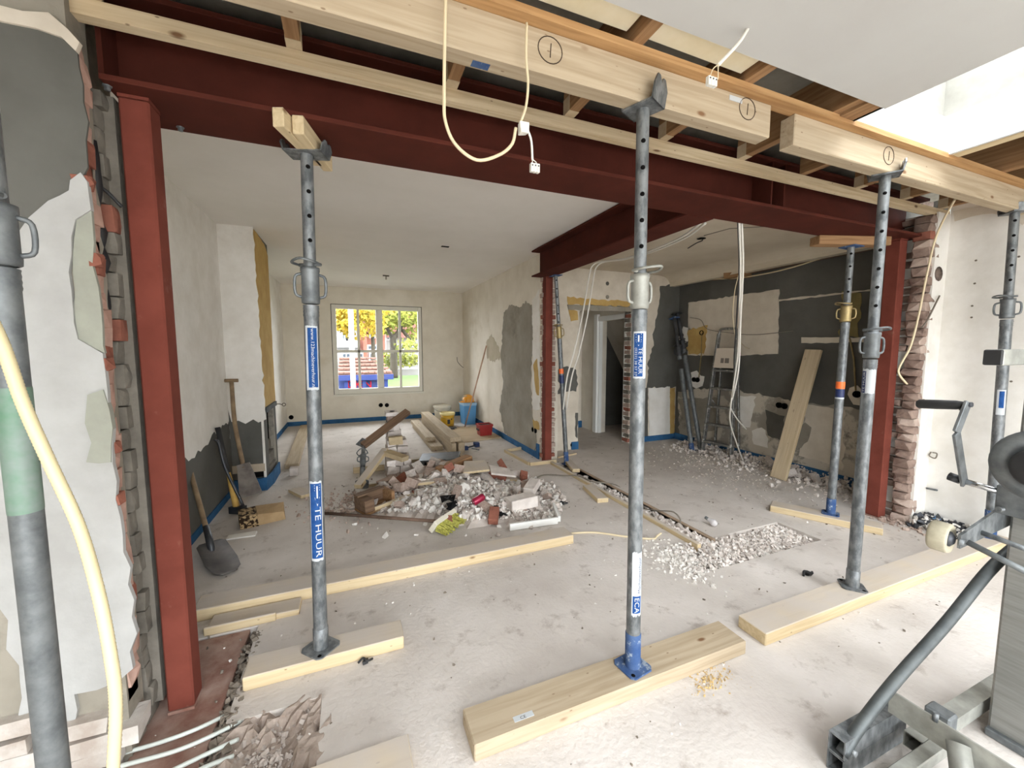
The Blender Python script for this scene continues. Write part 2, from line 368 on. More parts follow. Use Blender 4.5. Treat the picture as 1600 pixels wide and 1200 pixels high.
# back room
wl = struct('wall_left', MB().box(XL-.2, XL, 2.1, YB+.3, -.1, 2.9), white_plaster)
wb = struct('wall_back', wall_y(MB(), XL-.2, XR+.25, YB, YB+.3, -.1, 2.9, [(-.335, 1.40, .555, 2.33)]), warm_plaster)
wr = struct('wall_right', MB().box(XR, XR+.22, 4.58, YB+.3, -.1, 2.9), side_plaster)
ce = struct('ceiling', MB().box(XL-.2, XR+.02, 2.1, YB+.3, CZ, CZ+.2), ceiling_m)
part('ceiling_socket', MB().box(1.03, 1.12, 4.75, 4.80, CZ-.004, CZ+.01), black, ce, 'small black hole in the white ceiling')
p = PZ(603, 430, CZ); part('ceiling_hook', MB().box(p.x-.05, p.x+.05, p.y-.01, p.y+.01, CZ-.02, CZ).box(p.x-.01, p.x+.01, p.y-.01, p.y+.01, CZ-.07, CZ), grey_cable, ce, 'bent wire stub under the ceiling')
# grey cement bottom of the left wall, under a ragged edge
patch('cement_patch', wl, 'x', XL, [Vector((XL, y, z)) for y, z in ((2.2, 0.02), (4.75, .02), (4.75, .74), (4.2, .70), (3.9, .62), (3.5, .66), (3.0, .60), (2.2, .58))], dark_cement, -.0 + .006, .02, .06)
p = XP(XL, (337, 725), (344, 718), (349, 790), (336, 798), (330, 760)); patch('plaster_remnant', wl, 'x', XL-.006, p, white_plaster, .02, .012, .05)
# chimney breast
CB = thing('chimney_breast', 'white plastered chimney breast with ochre flank and dark fire opening', 'chimney', (XL, 4.72, 0))
X1 = -.868
cb = MB(); cb.box(XL-.02, X1, 4.74, 4.96, 0.0, CZ).box(XL-.02, X1-.22, 4.96, 5.5, 0, CZ).box(X1-.22, X1, 4.96, 5.5, .82, CZ).box(X1-.22, X1, 5.36, 5.5, 0, .82)
part('stack', cb, dark_cement, CB)
def breast(pp, m, name, th, amp=.012, step=.05): return patch(name, CB, 'y', 4.74, YP(4.74, *pp), m, th, amp, step)
breast(((322, 326), (394, 341), (416, 655), (404, 660), (396, 655), (384, 662), (373, 657), (362, 659), (357, 640), (349, 620), (351, 600), (343, 585), (340, 560)), white_plaster, 'white_coat', .010, .006)
q = [(4.745, .82), (5.49, .80), (5.49, CZ-.12), (5.3, CZ-.03), (4.745, CZ-.01)]
part('ochre_coat', MB().prism([Vector((X1-.004, y, z)) for y, z in jag([Vector(a) for a in q], .006, .08)], (.010, 0, 0)), ochre, CB, 'ochre yellow coat on the flank')
part('corner_bead', MB().box(X1-.012, X1+.008, 4.726, 4.745, .12, .80), white_plaster, CB)
part('fire_opening', MB().box(X1-.215, X1-.21, 4.96, 5.36, .0, .82).box(X1-.21, X1-.002, 5.355, 5.362, .1, .82), black, CB)  # black sheets put the darkness of the recess into colour
part('opening_jamb', MB().box(X1-.05, X1+.004, 5.30, 5.37, .13, .80, .004), mixed_plaster, CB)
part('lintel_block', MB().box(X1-.05, X1+.03, 4.80, 5.42, .79, .84), mat('slate', (92, 96, 96), (76, 80, 80), 6), CB, 'dark slate lintel over the fire opening')
for k in range(3):
    part('brick', MB().box(X1-.2, X1-.01+random.uniform(-.03, .02), 4.99+.02*k, 5.30, .05+.13*k, .16+.13*k, .014), brick_grey, CB)
part('base_board', MB().box(XL, X1, 4.725, 4.745, .19, .27), mat('tan_board', (186, 172, 152), (168, 154, 134), 6), CB)
part('vent_slot', MB().box(XL+.10, X1-.02, 4.735, 4.745, .13, .19), black, CB)
part('hook', MB().tube(cr([(X1, 5.44, .80), (X1+.05, 5.44, .80), (X1+.08, 5.44, .79)]), .006, 6).ring((X1+.10, 5.44, .79), .018, .005, (0, 1, 0), 10), grey_cable, CB)
# blue insulation edge along the foot of the walls
def strip(name, x0, x1, y0, y1, z1, wav=0):
    return struct(name, MB().box(x0, x1, y0, y1, 0, z1), blue_foil)
strip('baseboard_left', XL, XL+.014, 5.5, YB, .075); strip('baseboard_left_front', XL, XL+.016, 2.7, 4.72, .06)
struct('baseboard_chimney', MB().prism([(XL+.02, 4.69, 0), (X1+.02, 4.67, 0), (X1+.05, 4.9, 0), (X1+.05, 5.3, 0), (X1+.035, 5.3, 0), (X1+.03, 4.92, 0), (X1+.01, 4.70, 0), (XL+.02, 4.71, 0)], (0, 0, .13)), blue_foil)
strip('baseboard_back', XL, XR, YB-.016, YB, .08)
strip('baseboard_right', XR-.016, XR, 4.72, YB, .085)
struct('baseboard_right_end', MB().box(XR-.02, XR-.004, 4.66, 4.73, 0, .20), blue_foil)
# coats on the right wall of the back room
patch('cement_patch', wr, 'x', XR, XP(XR, (788, 488), (800, 476), (812, 481), (822, 470), (831, 476), (833, 520), (829, 600), (832, 650), (839, 690), (836, 704), (800, 690), (788, 672), (781, 640), (787, 600), (783, 560)), cement, .010, .014, .04)
patch('stain', wr, 'x', XR, XP(XR, (760, 535), (768, 522), (778, 540), (783, 560), (770, 566), (761, 560)), mat('damp_stain', (178, 168, 146), (190, 180, 160), 4), .004, .02)
patch('white_coat', wr, 'x', XR, XP(XR, (832, 470), (843, 452), (844, 640), (833, 640)), white_plaster, .006, .008)
patch('ochre_stain', wr, 'x', XR-.006, XP(XR, (834, 570), (840, 560), (843, 600), (843, 618), (838, 612)), ochre, .003, .008)
patch('ochre_stain', wr, 'x', XR-.006, XP(XR, (833, 655), (842, 660), (843, 672), (834, 672)), ochre, .003, .008)
part('wall_socket', MB().lathe([(0, 0), (.035, 0), (.035, .01), (0, .01)], (XR, 4.86, .36), 14, (-1, 0, 0)).lathe([(0, 0), (.035, 0), (.035, .01), (0, .01)], (XR, 4.78, .36), 14, (-1, 0, 0)), black, wr)
for i in range(36):       # broken brick end of the right wall beside the column
    z0 = .05 + i*.066
    part('brick', MB().box(XR-.02+random.uniform(-.012, .012), XR+.16, 4.54+random.uniform(-.015, .015), 4.60, z0, z0+.05, .006), brick_dust if i % 9 else brick_red, wr)
# sockets under the window
for px in (595, 604.5):
    p = PY(px, 633, YB); part('wall_socket', MB().lathe([(0, 0), (.042, 0), (.042, .008), (0, .008)], (p.x, YB, p.z), 16, (0, -1, 0)), black, wb)
p = PY(455, 652, YB); part('wall_socket', MB().lathe([(0, 0), (.042, 0), (.042, .008), (0, .008)], (p.x, YB, p.z), 16, (0, -1, 0)), black, wb)
part('wire_stub', MB().tube(cr([PY(727, 575, YB-.01), PY(722, 573, YB-.05), PY(715, 565, YB-.08), PY(714, 558, YB-.1)]), .006, 6), rubber, wb)
part('wire_stub', MB().tube([PY(728, 577, YB-.015), PY(729, 551, YB-.015)], .012, 6), rubber, wb)

# ------------------------------------------------------------------ window
W1 = shell('window_1')
def fx(px): return PY(px, 545, YB+.04).x
def fz(py): return PY(592, py, YB+.04).z
x0, x1, z0, z1 = -.335, 1.40, .555, 2.33
yf, yb = YB+.022, YB+.10; x0 += .01; x1 -= .01; z0 += .01; z1 -= .01
part('frame_gap', MB().box(x0-.012, x0, YB+.04, YB+.12, z0-.012, z1+.012).box(x1, x1+.012, YB+.04, YB+.12, z0-.012, z1+.012).box(x0, x1, YB+.04, YB+.12, z1, z1+.012).box(x0, x1, YB+.04, YB+.12, z0-.012, z0), rubber, W1)
fr_ = MB(); a0, a1, c0, c1 = x0+.080, x1-.070, z0+.105, z1-.08
fr_.box(x0, a0, yf, yb, z0, z1).box(a1, x1, yf, yb, z0, z1).box(a0, a1, yf, yb, z0, c0).box(a0, a1, yf, yb, c1, z1)
part('window_frame', fr_, cream_paint, W1, bevel=.004)
xm0, xm1 = fx(588.5), fx(598.7); zc0, zc1 = fz(550.8), fz(546.8)
part('mullion', MB().box(xm0, xm1, yf+.01, yb, c0, c1), cream_paint, W1, bevel=.006)
ml0, ml1, mr0, mr1 = fx(558.8), fx(562.8), fx(623.6), fx(627.4)
for b in ((ml0, ml1, c0, c1), (mr0, mr1, c0, c1), (a0, xm0, zc0, zc1), (xm1, a1, zc0, zc1)):
    part('muntin', MB().box(b[0], b[1], yf+.025, yb-.02, b[2], b[3]), cream_paint, W1, bevel=.004)
for xa, xb in ((a0, ml0), (ml1, xm0), (xm1, mr0), (mr1, a1)):
    for za, zb in ((c0, zc0), (zc1, c1)): part('pane', MB().box(xa, xb, yf+.05, yf+.054, za, zb), glass, W1)
part('window_sill', MB().box(x0-.02, x1+.02, YB-.025, YB+.02, z0-.035, z0), cream_paint, W1, bevel=.004)

# ------------------------------------------------------------------ side room and hall
YW = 4.95
RC = 2.58
w2 = struct('wall_side_back', wall_y(MB(), XR+.1, XW+.2, YW, YW+.12, -.1, 2.9, [(3.03, 3.93, -.2, 2.09)]), old_plaster)
w3 = struct('wall_side', MB().box(XW, XW+.2, 1.9, YW+.1, -.1, 2.9), dark_cement)
c2 = struct('ceiling_side', MB().box(XR+.1, XW+.2, 2.1, YW+.1, RC, RC+.25), rceil_m)
cove = [(XW-.42, RC+.01)] + [(XW-.42+.22*math.sin(a), RC-.13+.13*math.cos(a)) for a in [k*PI/12 for k in range(7)]] + [(XW-.20, RC-.16), (XW-.10, RC-.16), (XW-.10, RC+.01)]
part('cove', MB().prism([Vector((x, 2.1, z)) for x, z in cove], (0, 2.85, 0), False), rceil_m, c2)
part('torn_batten', MB().box(XW-.12, XW-.01, 2.1, 4.3, RC-.15, RC-.06, .01), darkwood('Y'), c2)
part('wood_block', MB().box(XW-.2, XW-.02, 3.72, 3.98, RC-.20, RC-.08, .01), brownwood('Y'), c2)
part('ceiling_crack', MB().tube([PZ(1238, 353, RC-.001), PZ(1190, 354, RC-.001), PZ(1140, 357, RC-.001), PZ(1100, 368, RC-.001)], .006, 5), grey_cable, c2)
part('ceiling_hole', MB().lathe([(0, 0), (.045, 0), (.03, .006), (0, .006)], PZ(1096, 373, RC-.006), 9), black, c2)
part('wire_stub', MB().tube(cr([PZ(1096, 373, RC), PZ(1097, 376, RC-.08), PZ(1088, 380, RC-.06), PZ(1075, 388, RC-.02)]), .006, 5), rubber, c2)
# coats on the dark wall
def s3(name, m, *pp, th=.008, amp=.010, d=0, step=.05): return patch(name, w3, 'x', XW-d, XP(XW-d, *pp), m, th, amp, step)
s3('plaster_panel', old_plaster, (1076, 473), (1150, 462), (1218, 452), (1216, 553), (1150, 556), (1075, 555), amp=.005)
s3('lower_plaster', mixed_plaster, (1060, 612), (1078, 608), (1130, 607), (1180, 616), (1225, 624), (1262, 630), (1330, 636), (1372, 642), (1362, 790), (1300, 763), (1230, 728), (1150, 705), (1062, 683), amp=.012)
s3('white_coat', white_plaster, (1155, 618), (1182, 620), (1176, 645), (1172, 668), (1160, 668), (1152, 640), th=.004, d=.008)
s3('white_coat', old_plaster, (1262, 632), (1320, 640), (1316, 735), (1280, 720), (1248, 712), (1256, 670), th=.004, d=.008)
s3('grey_coat', cement, (1258, 660), (1268, 668), (1262, 690), (1244, 700), (1238, 680), th=.003, d=.012)
s3('grey_coat', dark_cement, (1196, 640), (1226, 650), (1222, 690), (1200, 680), th=.004, d=.008)
s3('grey_coat', cement, (1060, 622), (1122, 622), (1126, 668), (1098, 676), (1066, 650), th=.004, d=.008)
s3('white_coat', white_plaster, (1175, 673), (1190, 668), (1196, 672), (1200, 700), (1178, 694), th=.004, d=.008)
s3('ochre_stain', ochre, (1075, 516), (1106, 508), (1104, 530), (1100, 553), (1076, 554), th=.004, d=.008, amp=.02)
s3('ochre_stain', mat('dull_ochre', (150, 136, 92), (128, 116, 80), 4), (1316, 455), (1346, 458), (1342, 528), (1312, 526), th=.006)
s3('white_strip', old_plaster, (1253, 527), (1353, 527), (1352, 535), (1253, 536), th=.012, amp=.003)
s3('white_strip', old_plaster, (1218, 468), (1360, 452), (1360, 455), (1218, 471), th=.012, amp=.003)
s3('plaster_blob', white_plaster, (1080, 582), (1089, 579), (1095, 587), (1101, 588), (1098, 603), (1088, 607), (1079, 601), amp=.006)
s3('plaster_blob', white_plaster, (1068, 510), (1080, 514), (1084, 524), (1074, 534), (1064, 540), (1060, 528), amp=.006)
s3('plaster_blob', old_plaster, (1328, 606), (1340, 602), (1350, 612), (1348, 634), (1334, 632), (1325, 616), amp=.006)
def sock(px, py, r=.036):
    q = PX(px, py, XW); part('wall_socket', MB().lathe([(0, .004), (r, .004), (r, .024), (r*.8, .024), (r*.75, .008), (0, .008)], (XW, q.y, q.z), 14, (-1, 0, 0)), black, w3)
for q in ((1085.5, 593), (1091, 593.5), (1218.5, 633), (1227, 634.5), (1340, 616), (1066, 524), (1097.5, 520)): sock(*q)
part('wire_chase', MB().tube(XP(XW-.012, (1097, 520), (1096, 552), (1092, 590)), .008, 6), brass, w3)
part('wire_chase', MB().tube(XP(XW-.012, (1312, 500), (1328, 530), (1334, 560), (1337, 610)), .009, 6), brass, w3)
# coats on the back wall of the side room
def s2(name, m, *pp, th=.008, amp=.010, d=0, step=.05): return patch(name, w2, 'y', YW-d, YP(YW-d, *pp), m, th, amp, step)
s2('grey_coat', dark_cement, (1031, 447), (1062, 444), (1062, 606), (1010, 606), (1012, 580), (1018, 545), (1024, 500), (1030, 470), th=.004, amp=.014)
s2('dark_strip', dark_cement, (1004, 606), (1012, 606), (1012, 684), (1004, 686), th=.006, amp=.003)  # narrow dark grey strip left of the white panel
s2('white_panel', white_plaster, (1013, 607), (1046, 604), (1046, 680), (1014, 685), th=.012, amp=.004)
s2('brown_strip', ochre, (1046, 606), (1054, 606), (1053, 680), (1046, 680), th=.010, amp=.006)
s2('ochre_strip', ochre, (886, 463), (940, 468), (988, 472), (988, 479), (935, 477), (900, 475), (888, 478), th=.006)
s2('lintel', cement, (886, 476), (989, 480), (989, 487), (905, 485), (888, 484), th=.014, amp=.003)
s2('ochre_strip', ochre, (888, 484), (902, 486), (903, 500), (892, 502), th=.004)
s2('grey_coat', dark_cement, (866, 588), (874, 574), (886, 572), (900, 578), (903, 600), (900, 612), (884, 612), (870, 616), (876, 600), th=.006, amp=.012)
s2('grey_coat', dark_cement, (899, 645), (903, 645), (902, 685), (899, 682), th=.006, amp=.004)
part('screw_hole', MB().lathe([(0, 0), (.03, 0), (.03, .004), (0, .004)], PY(949, 464, YW-.001), 10, (0, -1, 0)), cement, w2)
part('screw_hole', MB().lathe([(0, 0), (.03, 0), (.03, .004), (0, .004)], PY(949, 443, YW-.001), 7, (0, -1, 0)), dark_cement, w2)
part('broken_socket', MB().lathe([(0, 0), (.04, 0), (.04, .006), (0, .006)], PY(895, 695, YW-.006), 9, (0, -1, 0)), black, w2)
struct('baseboard_side_back', MB().box(3.98, XW, YW-.02, YW, 0, .085).box(2.92, 3.03, YW-.02, YW, 0, .11), blue_foil)
struct('baseboard_side', MB().box(XW-.02, XW, 1.95, YW, 0, .10), blue_foil)
for k in range(30):      # cut brick reveal right of the doorway
    z0 = .02 + k*.068
    part('brick', MB().box(3.91+random.uniform(-.01, .01), 3.985, YW-.012+random.uniform(-.01, .01), YW+.12, z0, z0+.052, .005), (brick_dust, brick_grey)[k % 2] if k % 7 else brick_red, w2)
# hall behind the doorway
hall = struct('wall_hall', MB().box(2.6, 3.95, 6.35, 6.5, -.1, 2.9).box(3.95, 4.1, YW+.12, 5.1, -.1, 2.9).box(3.95, 4.1, 5.80, 6.4, -.1, 2.9).box(3.95, 4.1, 5.1, 5.80, 1.93, 2.9).box(2.48, 2.6, YW+.12, 6.5, -.1, 2.9), side_plaster)
struct('ceiling_hall', MB().box(2.48, 5.1, YW+.12, 6.5, 2.6, 2.8), ceiling_m)
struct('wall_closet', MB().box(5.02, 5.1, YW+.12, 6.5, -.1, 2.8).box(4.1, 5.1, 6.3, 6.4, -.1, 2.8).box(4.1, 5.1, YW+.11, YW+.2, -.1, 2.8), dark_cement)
part('stair_soffit', MB().prism([(4.12, 5.16, 2.25), (5.02, 5.16, .75), (5.02, 5.16, .85), (4.12, 5.16, 2.35)], (0, 1.13, 0)), side_plaster, hall)
D1 = shell('door_1')
part('door_frame', MB().box(3.92, 3.97, 5.04, 5.10, 0, 2.04).box(3.90, 3.97, 5.80, 5.90, 0, 2.04).box(3.92, 3.97, 5.04, 5.90, 1.92, 2.00), white_paint, D1, bevel=.004)
part('door_stop', MB().box(3.94, 4.0, 5.775, 5.805, 0, 1.92), white_paint, D1)

part('hinge', MB().tube([(3.965, 5.79, 1.62), (3.965, 5.79, 1.72)], .012, 8), galv2, D1)
part('hinge', MB().tube([(3.965, 5.79, .22), (3.965, 5.79, .32)], .012, 8), galv2, D1)
struct('baseboard_hall', MB().box(3.86, 3.95, 6.32, 6.35, 0, .12), blue_foil)
# things stored in the dark closet
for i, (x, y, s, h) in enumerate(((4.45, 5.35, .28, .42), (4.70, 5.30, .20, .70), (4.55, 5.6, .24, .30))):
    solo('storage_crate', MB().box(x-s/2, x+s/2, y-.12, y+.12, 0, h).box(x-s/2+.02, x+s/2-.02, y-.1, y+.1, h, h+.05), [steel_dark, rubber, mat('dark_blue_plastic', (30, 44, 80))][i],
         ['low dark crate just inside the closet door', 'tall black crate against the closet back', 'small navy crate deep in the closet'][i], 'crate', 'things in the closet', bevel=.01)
for i, (x, y) in enumerate(((4.40, 5.40), (4.50, 5.32), (4.66, 5.25))):
    z = (.47, .47, .75)[i]
    b = thing('bottle', ['pale bottle standing left on the low closet crate', 'second pale bottle on the low closet crate', 'bottle on the tall black crate in the closet'][i], 'bottle', (x, y, z), 'bottles in the closet')
    part('glass_body', MB().lathe([(0, 0), (.035, 0), (.036, .12), (.012, .17), (.012, .2), (0, .2)], (x, y, z), 12), mat('milky_glass', (150, 156, 160), rough=.3), b)
    part('cap', MB().lathe([(0, .2), (.015, .2), (.015, .23), (0, .23)], (x, y, z), 10), red_pl if i == 1 else white_pl, b)

# ------------------------------------------------------------------ old facade: left stub, right stub, lintel zone
fl = struct('wall_front_left', MB().box(-2.7, -.775, 1.725, 1.83, -.1, 2.62), cement)
fin = struct('wall_front_left_inner', MB().box(-2.7, -.84, 1.87, 2.12, -.1, 2.64), mortar)
def s1(name, m, *pp, th=.010, amp=.012, d=0, step=.05): return patch(name, fl, 'y', 1.725-d, YP(1.725-d, *pp), m, th, amp, step)
s1('dark_coat', dark_cement, (-120, 20), (0, 36), (40, 42), (75, 50), (110, 68), (122, 84), (124, 105), (131, 160), (135, 220), (138, 262), (124, 290), (112, 312), (92, 325), (60, 345), (0, 400), (-120, 420), th=.004, amp=.006)
s1('white_coat', outer_plaster, (-300, 470), (0, 405), (50, 342), (80, 316), (98, 308), (112, 300), (114, 284), (130, 272), (140, 286), (146, 330), (122, 345), (116, 400), (118, 480), (126, 530), (164, 552), (173, 640), (186, 750), (196, 860), (209, 960), (211, 1040), (188, 1060), (120, 1080), (120, 1130), (40, 1160), (35, 1035), (15, 1010), (18, 965), (0, 940), (-120, 930), (-300, 930), th=.014, amp=.007)
s1('green_coat', green_plaster, (122, 345), (145, 330), (149, 380), (156, 450), (163, 540), (166, 552), (126, 532), (118, 480), (116, 400), th=.008, amp=.006)
s1('green_coat', green_plaster, (142, 616), (166, 608), (176, 640), (178, 720), (160, 722), (140, 720), (148, 690), (138, 660), th=.019, amp=.006)
s1('top_render', old_plaster, (-120, 4), (0, 12), (40, 22), (80, 24), (110, 50), (128, 70), (122, 84), (100, 62), (60, 48), (0, 36), (-120, 20), th=.012, amp=.008)
s1('damp_patch', cement, (-200, 940), (0, 942), (16, 966), (14, 1010), (36, 1040), (42, 1075), (0, 1110), (-200, 1110), th=.004, amp=.012)
# white painted bricks left at the foot
rowz = [.02, .085, .15, .215]
for r_, z in enumerate(rowz):
    for k in range(3):
        xb = -.80 - .2*k + (0, .06, -.02, .05)[r_]
        if r_ == 3 and k == 0: continue
        part('brick', MB().box(xb-.185, xb+random.uniform(-.01, .01), 1.69-random.uniform(0, .015), 1.80, z, z+.052, .006), mat('white_painted_brick', (206, 202, 196), (172, 160, 150), 6, .9, bump=.6, spot=(150, 110, 94), spotscale=4, spotlo=.6, spothi=.66), fl)
# broken brick edge of the outer leaf
def rough(x0, x1, y0, y1, z0, z1, j=.012, extra=7):
    """a hacked brick: convex block with chipped corners"""
    bm = bmesh.new()
    for x in (x0, x1):
        for y in (y0, y1):
            for z in (z0, z1): bm.verts.new((x+random.uniform(-j, j)*.6, y+random.uniform(-j, j)*.6, z+random.uniform(-j, j)*.4))
    for _ in range(extra): bm.verts.new((random.uniform(x0, x1), random.uniform(y0, y1), random.choice((z0-j*.25, z1+j*.25)))); bm.verts.new((x1+random.uniform(0, j*1.2) if random.random() < .5 else x0-random.uniform(0, j*1.2), random.uniform(y0, y1), random.uniform(z0, z1)))
    bmesh.ops.convex_hull(bm, input=bm.verts[:])
    for v in [v for v in bm.verts if not v.link_faces]: bm.verts.remove(v)
    bm.verts.index_update(); mb = MB().add([v.co.copy() for v in bm.verts], [tuple(v.index for v in f.verts) for f in bm.faces]); bm.free(); return mb
z = .25
while z < 2.4:
    h = random.uniform(.05, .072)
    part('brick', rough(-.80, -.768+random.uniform(-.008, .006), 1.735, 1.80+random.uniform(-.008, .014), z, z+h+.006, .008), brick_pink if random.random() < .88 else brick_red, fl)
    z += h
part('render_edge', MB().box(-.80, -.775, 1.734, 1.80, .2, 2.42), brick_pink, fl)
for zc in (1.96, 1.72, 1.38, 1.1, .92):
    part('brick', rough(-.79, -.752, 1.716, 1.76, zc, zc+.04, .01), brick_red, fl)
# rough inner leaf behind the column
part('leaf_core', MB().box(-.90, -.745, 1.90, 2.11, 0.05, 2.335), brick_grey, fin)
z = .0
while z < 2.33:
    h = random.uniform(.055, .085); o_ = random.uniform(-.025, .015)
    part('brick', rough(-.88, -.765+o_*.7, 1.86+o_*.4, 1.93+random.uniform(-.01, .02), z, min(z+h+.004, 2.335), .006, 3), brick_grey if random.random() < .9 else brick_red, fin)
    z += h + .008
part('black_strip', MB().tube(cr([(-.79+random.uniform(-.01, .01), 1.83, 1.50+.05*k) for k in range(14)], 2), .02, 6), rubber, fin, 'crumbly black strip between the two brick leaves')  # black strand between the outer and inner leaf
part('loose_wire', MB().tube(cr([(-.80, 1.85, 1.98), (-.77, 1.84, 2.0), (-.73, 1.86, 1.95)]), .006, 6), rubber, fin)
# right stub
XS = 4.285
fr2 = struct('wall_front_right', MB().box(XS+.02, 4.62, 1.74, 2.0, -.1, 2.52), white_plaster)
z = .0
while z < 2.45:
    h = random.uniform(.052, .066)
    m_ = brick_red if random.random() < .07 else random.choice((stub_brick, stub_brick, brick_dust))
    part('brick', rough(XS-.045+random.uniform(-.03, .025), XS+.06, 1.748+random.uniform(-.004, .01), 1.85, z, z+h, .020), m_, fr2)
    part('brick', rough(XS+.01+random.uniform(-.03, .03), XS+.10, 1.86, 1.95, z+.012, z+h, .012), stub_brick, fr2)
    z += h + .008
part('rough_core', MB().box(XS+.03, 4.5, 1.78, 1.95, 0, 2.45), mortar, fr2)
part('shade_backing', MB().box(4.24, 4.42, 1.955, 2.02, 0, 2.34), mat('gap_shade', (58, 52, 48), (44, 40, 38), 9, .95, bump=.8), fr2)  # near-black box standing in for the shadow in the gap by the column
struct('wall_house_side', MB().box(4.30, 4.9, 2.02, 2.12, -.1, 2.9), dark_cement)
we = struct('wall_extension_right', MB().box(4.49, 4.7, -4.1, 1.745, -.1, 2.62), white_plaster)
def s4(name, m, *pp, th=.006, amp=.006, d=0): return patch(name, we, 'x', 4.49-d, XP(4.49-d, *pp), m, th, amp)
s4('torn_top', old_plaster, (1492, 346), (1520, 338), (1552, 334), (1580, 338), (1598, 352), (1620, 330), (1640, 300), (1490, 330))
q = PY(1466, 428, 1.74); part('core_hole', MB().lathe([(0, .0), (.052, .0), (.058, .006), (0, .006)], (q.x, 1.742, q.z), 12, (0, -1, 0)), soil, fr2, 'round rough hole through the wall')
q = PY(1473, 566, 1.74); part('wire_stub', MB().tube(cr([(q.x, 1.74, q.z), (q.x+.01, 1.70, q.z+.01), (q.x+.03, 1.69, q.z)]), .008, 6).lathe([(0, 0), (.03, 0), (.03, .006), (0, .006)], (q.x, 1.742, q.z), 10, (0, -1, 0)), rubber, fr2)
part('wire_stub', MB().tube(cr([PY(1440, 512, 1.73), PY(1449, 500, 1.72), PY(1468, 462, 1.72)]), .006, 6), grey_cable, fr2)
part('screw_hook', MB().tube(cr([PX(1455, 706, 4.47), PX(1452, 712, 4.46), PX(1461, 716, 4.45), PX(1464, 709, 4.45), PX(1457, 707, 4.45)]), .005, 6), grey_cable, we)
part('wall_plug', MB().tube([PX(1448, 763, 4.488), PX(1464, 766, 4.45)], .008, 6), galv2, we)
for q in ((1525, 407), (1523, 443), (1519, 478), (1518, 496), (1582, 502), (1592, 401), (1580, 596), (1500, 640)):
    p = PX(q[0], q[1], 4.49); part('screw_hole', MB().lathe([(0, 0), (.008, 0), (.007, .004), (0, .004)], (4.491, p.y, p.z), 7, (-1, 0, 0)), mortar, we)
# floor-to-ceiling rest of the extension (behind and beside the camera)
struct('wall_extension_left', MB().box(-2.9, -2.6, -4.1, 1.83, -.1, 3.0), white_plaster)
struct('wall_extension_rear', MB().box(-2.9, 4.7, -4.1, -3.9, 2.2, 3.0).box(-2.9, -2.15, -4.1, -3.9, -.1, 2.2).box(4.05, 4.7, -4.1, -3.9, -.1, 2.2).box(.95, 1.05, -4.06, -3.96, -.1, 2.2), white_paint)  # wide unseen opening left here, added and sized to let daylight in
struct('wall_above_beam', MB().box(-2.9, 5.1, 2.0, 2.12, 2.66, 3.1), soil)

# ------------------------------------------------------------------ extension roof: deck, joists, insulation, boards, skylight
JX = [-2.42, -1.85, -1.285, -.72, -.155, .43, 1.0, 1.57, 2.15, 3.27, 3.83, 4.36]
RX0, RX1, RY0, RY1 = -.6, 1.4, -2.8, -.6
SX0, SX1, SY0, SY1 = 2.295, 3.17, -2.5, 1.29
ext = struct('ceiling_extension', cut_slab(MB(), -2.9, 4.8, -4.1, 2.05, 2.74, 2.90, [(SX0-.07, SX1+.07, SY0-.07, SY1+.07), (RX0-.02, RX1+.02, RY0-.02, RY1+.02)]), slabgrey)
for x in JX:
    part('joist', MB().box(x-.024, x+.024, RY1+.03 if RX0-.03 < x < RX1+.03 else -3.9, 1.76, 2.553, 2.74), brownwood('Y'), ext)
    part('joist_end', MB().box(x-.026, x+.026, 1.705, 1.762, 2.551, 2.62), mat('white_washed_wood', (196, 180, 152), (176, 156, 128), 9), ext)
part('joist', MB().box(2.70-.024, 2.70+.024, 1.33, 1.76, 2.553, 2.74), brownwood('Y'), ext)
part('trimmer', MB().box(2.15, 3.3, 1.30, 1.345, 2.553, 2.74), brownwood('X'), ext)
part('ledger', MB().box(-2.6, 4.5, 1.752, 1.795, 2.498, 2.55), wood('ledger_wood', (214, 196, 164), (190, 168, 134), 'X'), ext, 'long pale batten nailed along the steel beam')
part('batten', MB().box(-2.6, 4.5, 1.262, 1.33, 2.527, 2.553), wood('orange_batten', (184, 146, 102), (156, 118, 78), 'X', False), ext, 'orange-brown batten across the joists')
ins = [(-.12, .39, 1.26), (.47, .965, 1.275), (1.035, 1.54, 1.275)]
for xa, xb, ye in ins:
    part('insulation_board', MB().box(xa, xb, RY1+.05, ye, 2.58, 2.68, .004), insul, ext, bevel=.012)
for xa, xb in ((-.66, -.2), (-.12, .40), (.47, .96), (1.06, 1.53)):
    part('roof_slab', MB().box(xa+.01, xb-.01, 1.34, 1.62, 2.715, 2.738), slabgrey, ext)
part('plasterboard', cut_slab(MB(), -2.6, SX0-.002, -3.9, 1.142, 2.538, 2.551, [(RX0, RX1, RY0, RY1)]), plasterboard, ext)
part('plasterboard', MB().box(SX1+.12, 4.49, -3.9, .98, 2.538, 2.551), plasterboard, ext)
part('plasterboard', MB().box(SX0, SX1+.12, -3.9, SY0, 2.538, 2.551), plasterboard, ext)
part('packing_wood', MB().box(2.18, SX0-.004, 1.0, 1.30, 2.545, 2.60), brownwood('Y'), ext)
part('packing_wood', MB().box(SX1+.03, SX1+.10, .6, 1.26, 2.545, 2.575), dustpine('Y'), ext)
SK = shell('window_skylight')
L_ = MB(); t = .02
L_.box(SX0-t, SX1+t, SY1, SY1+t, 2.545, 2.76).box(SX1, SX1+t, SY0, SY1, 2.545, 2.76).box(SX0-t, SX0, SY0, SY1, 2.545, 2.76).box(SX0-t, SX1+t, SY0-t, SY0, 2.545, 2.76)
part('shaft_lining', L_, mat('shaft_white', (206, 208, 208), rough=.5), SK)
U_ = MB(); u = .03
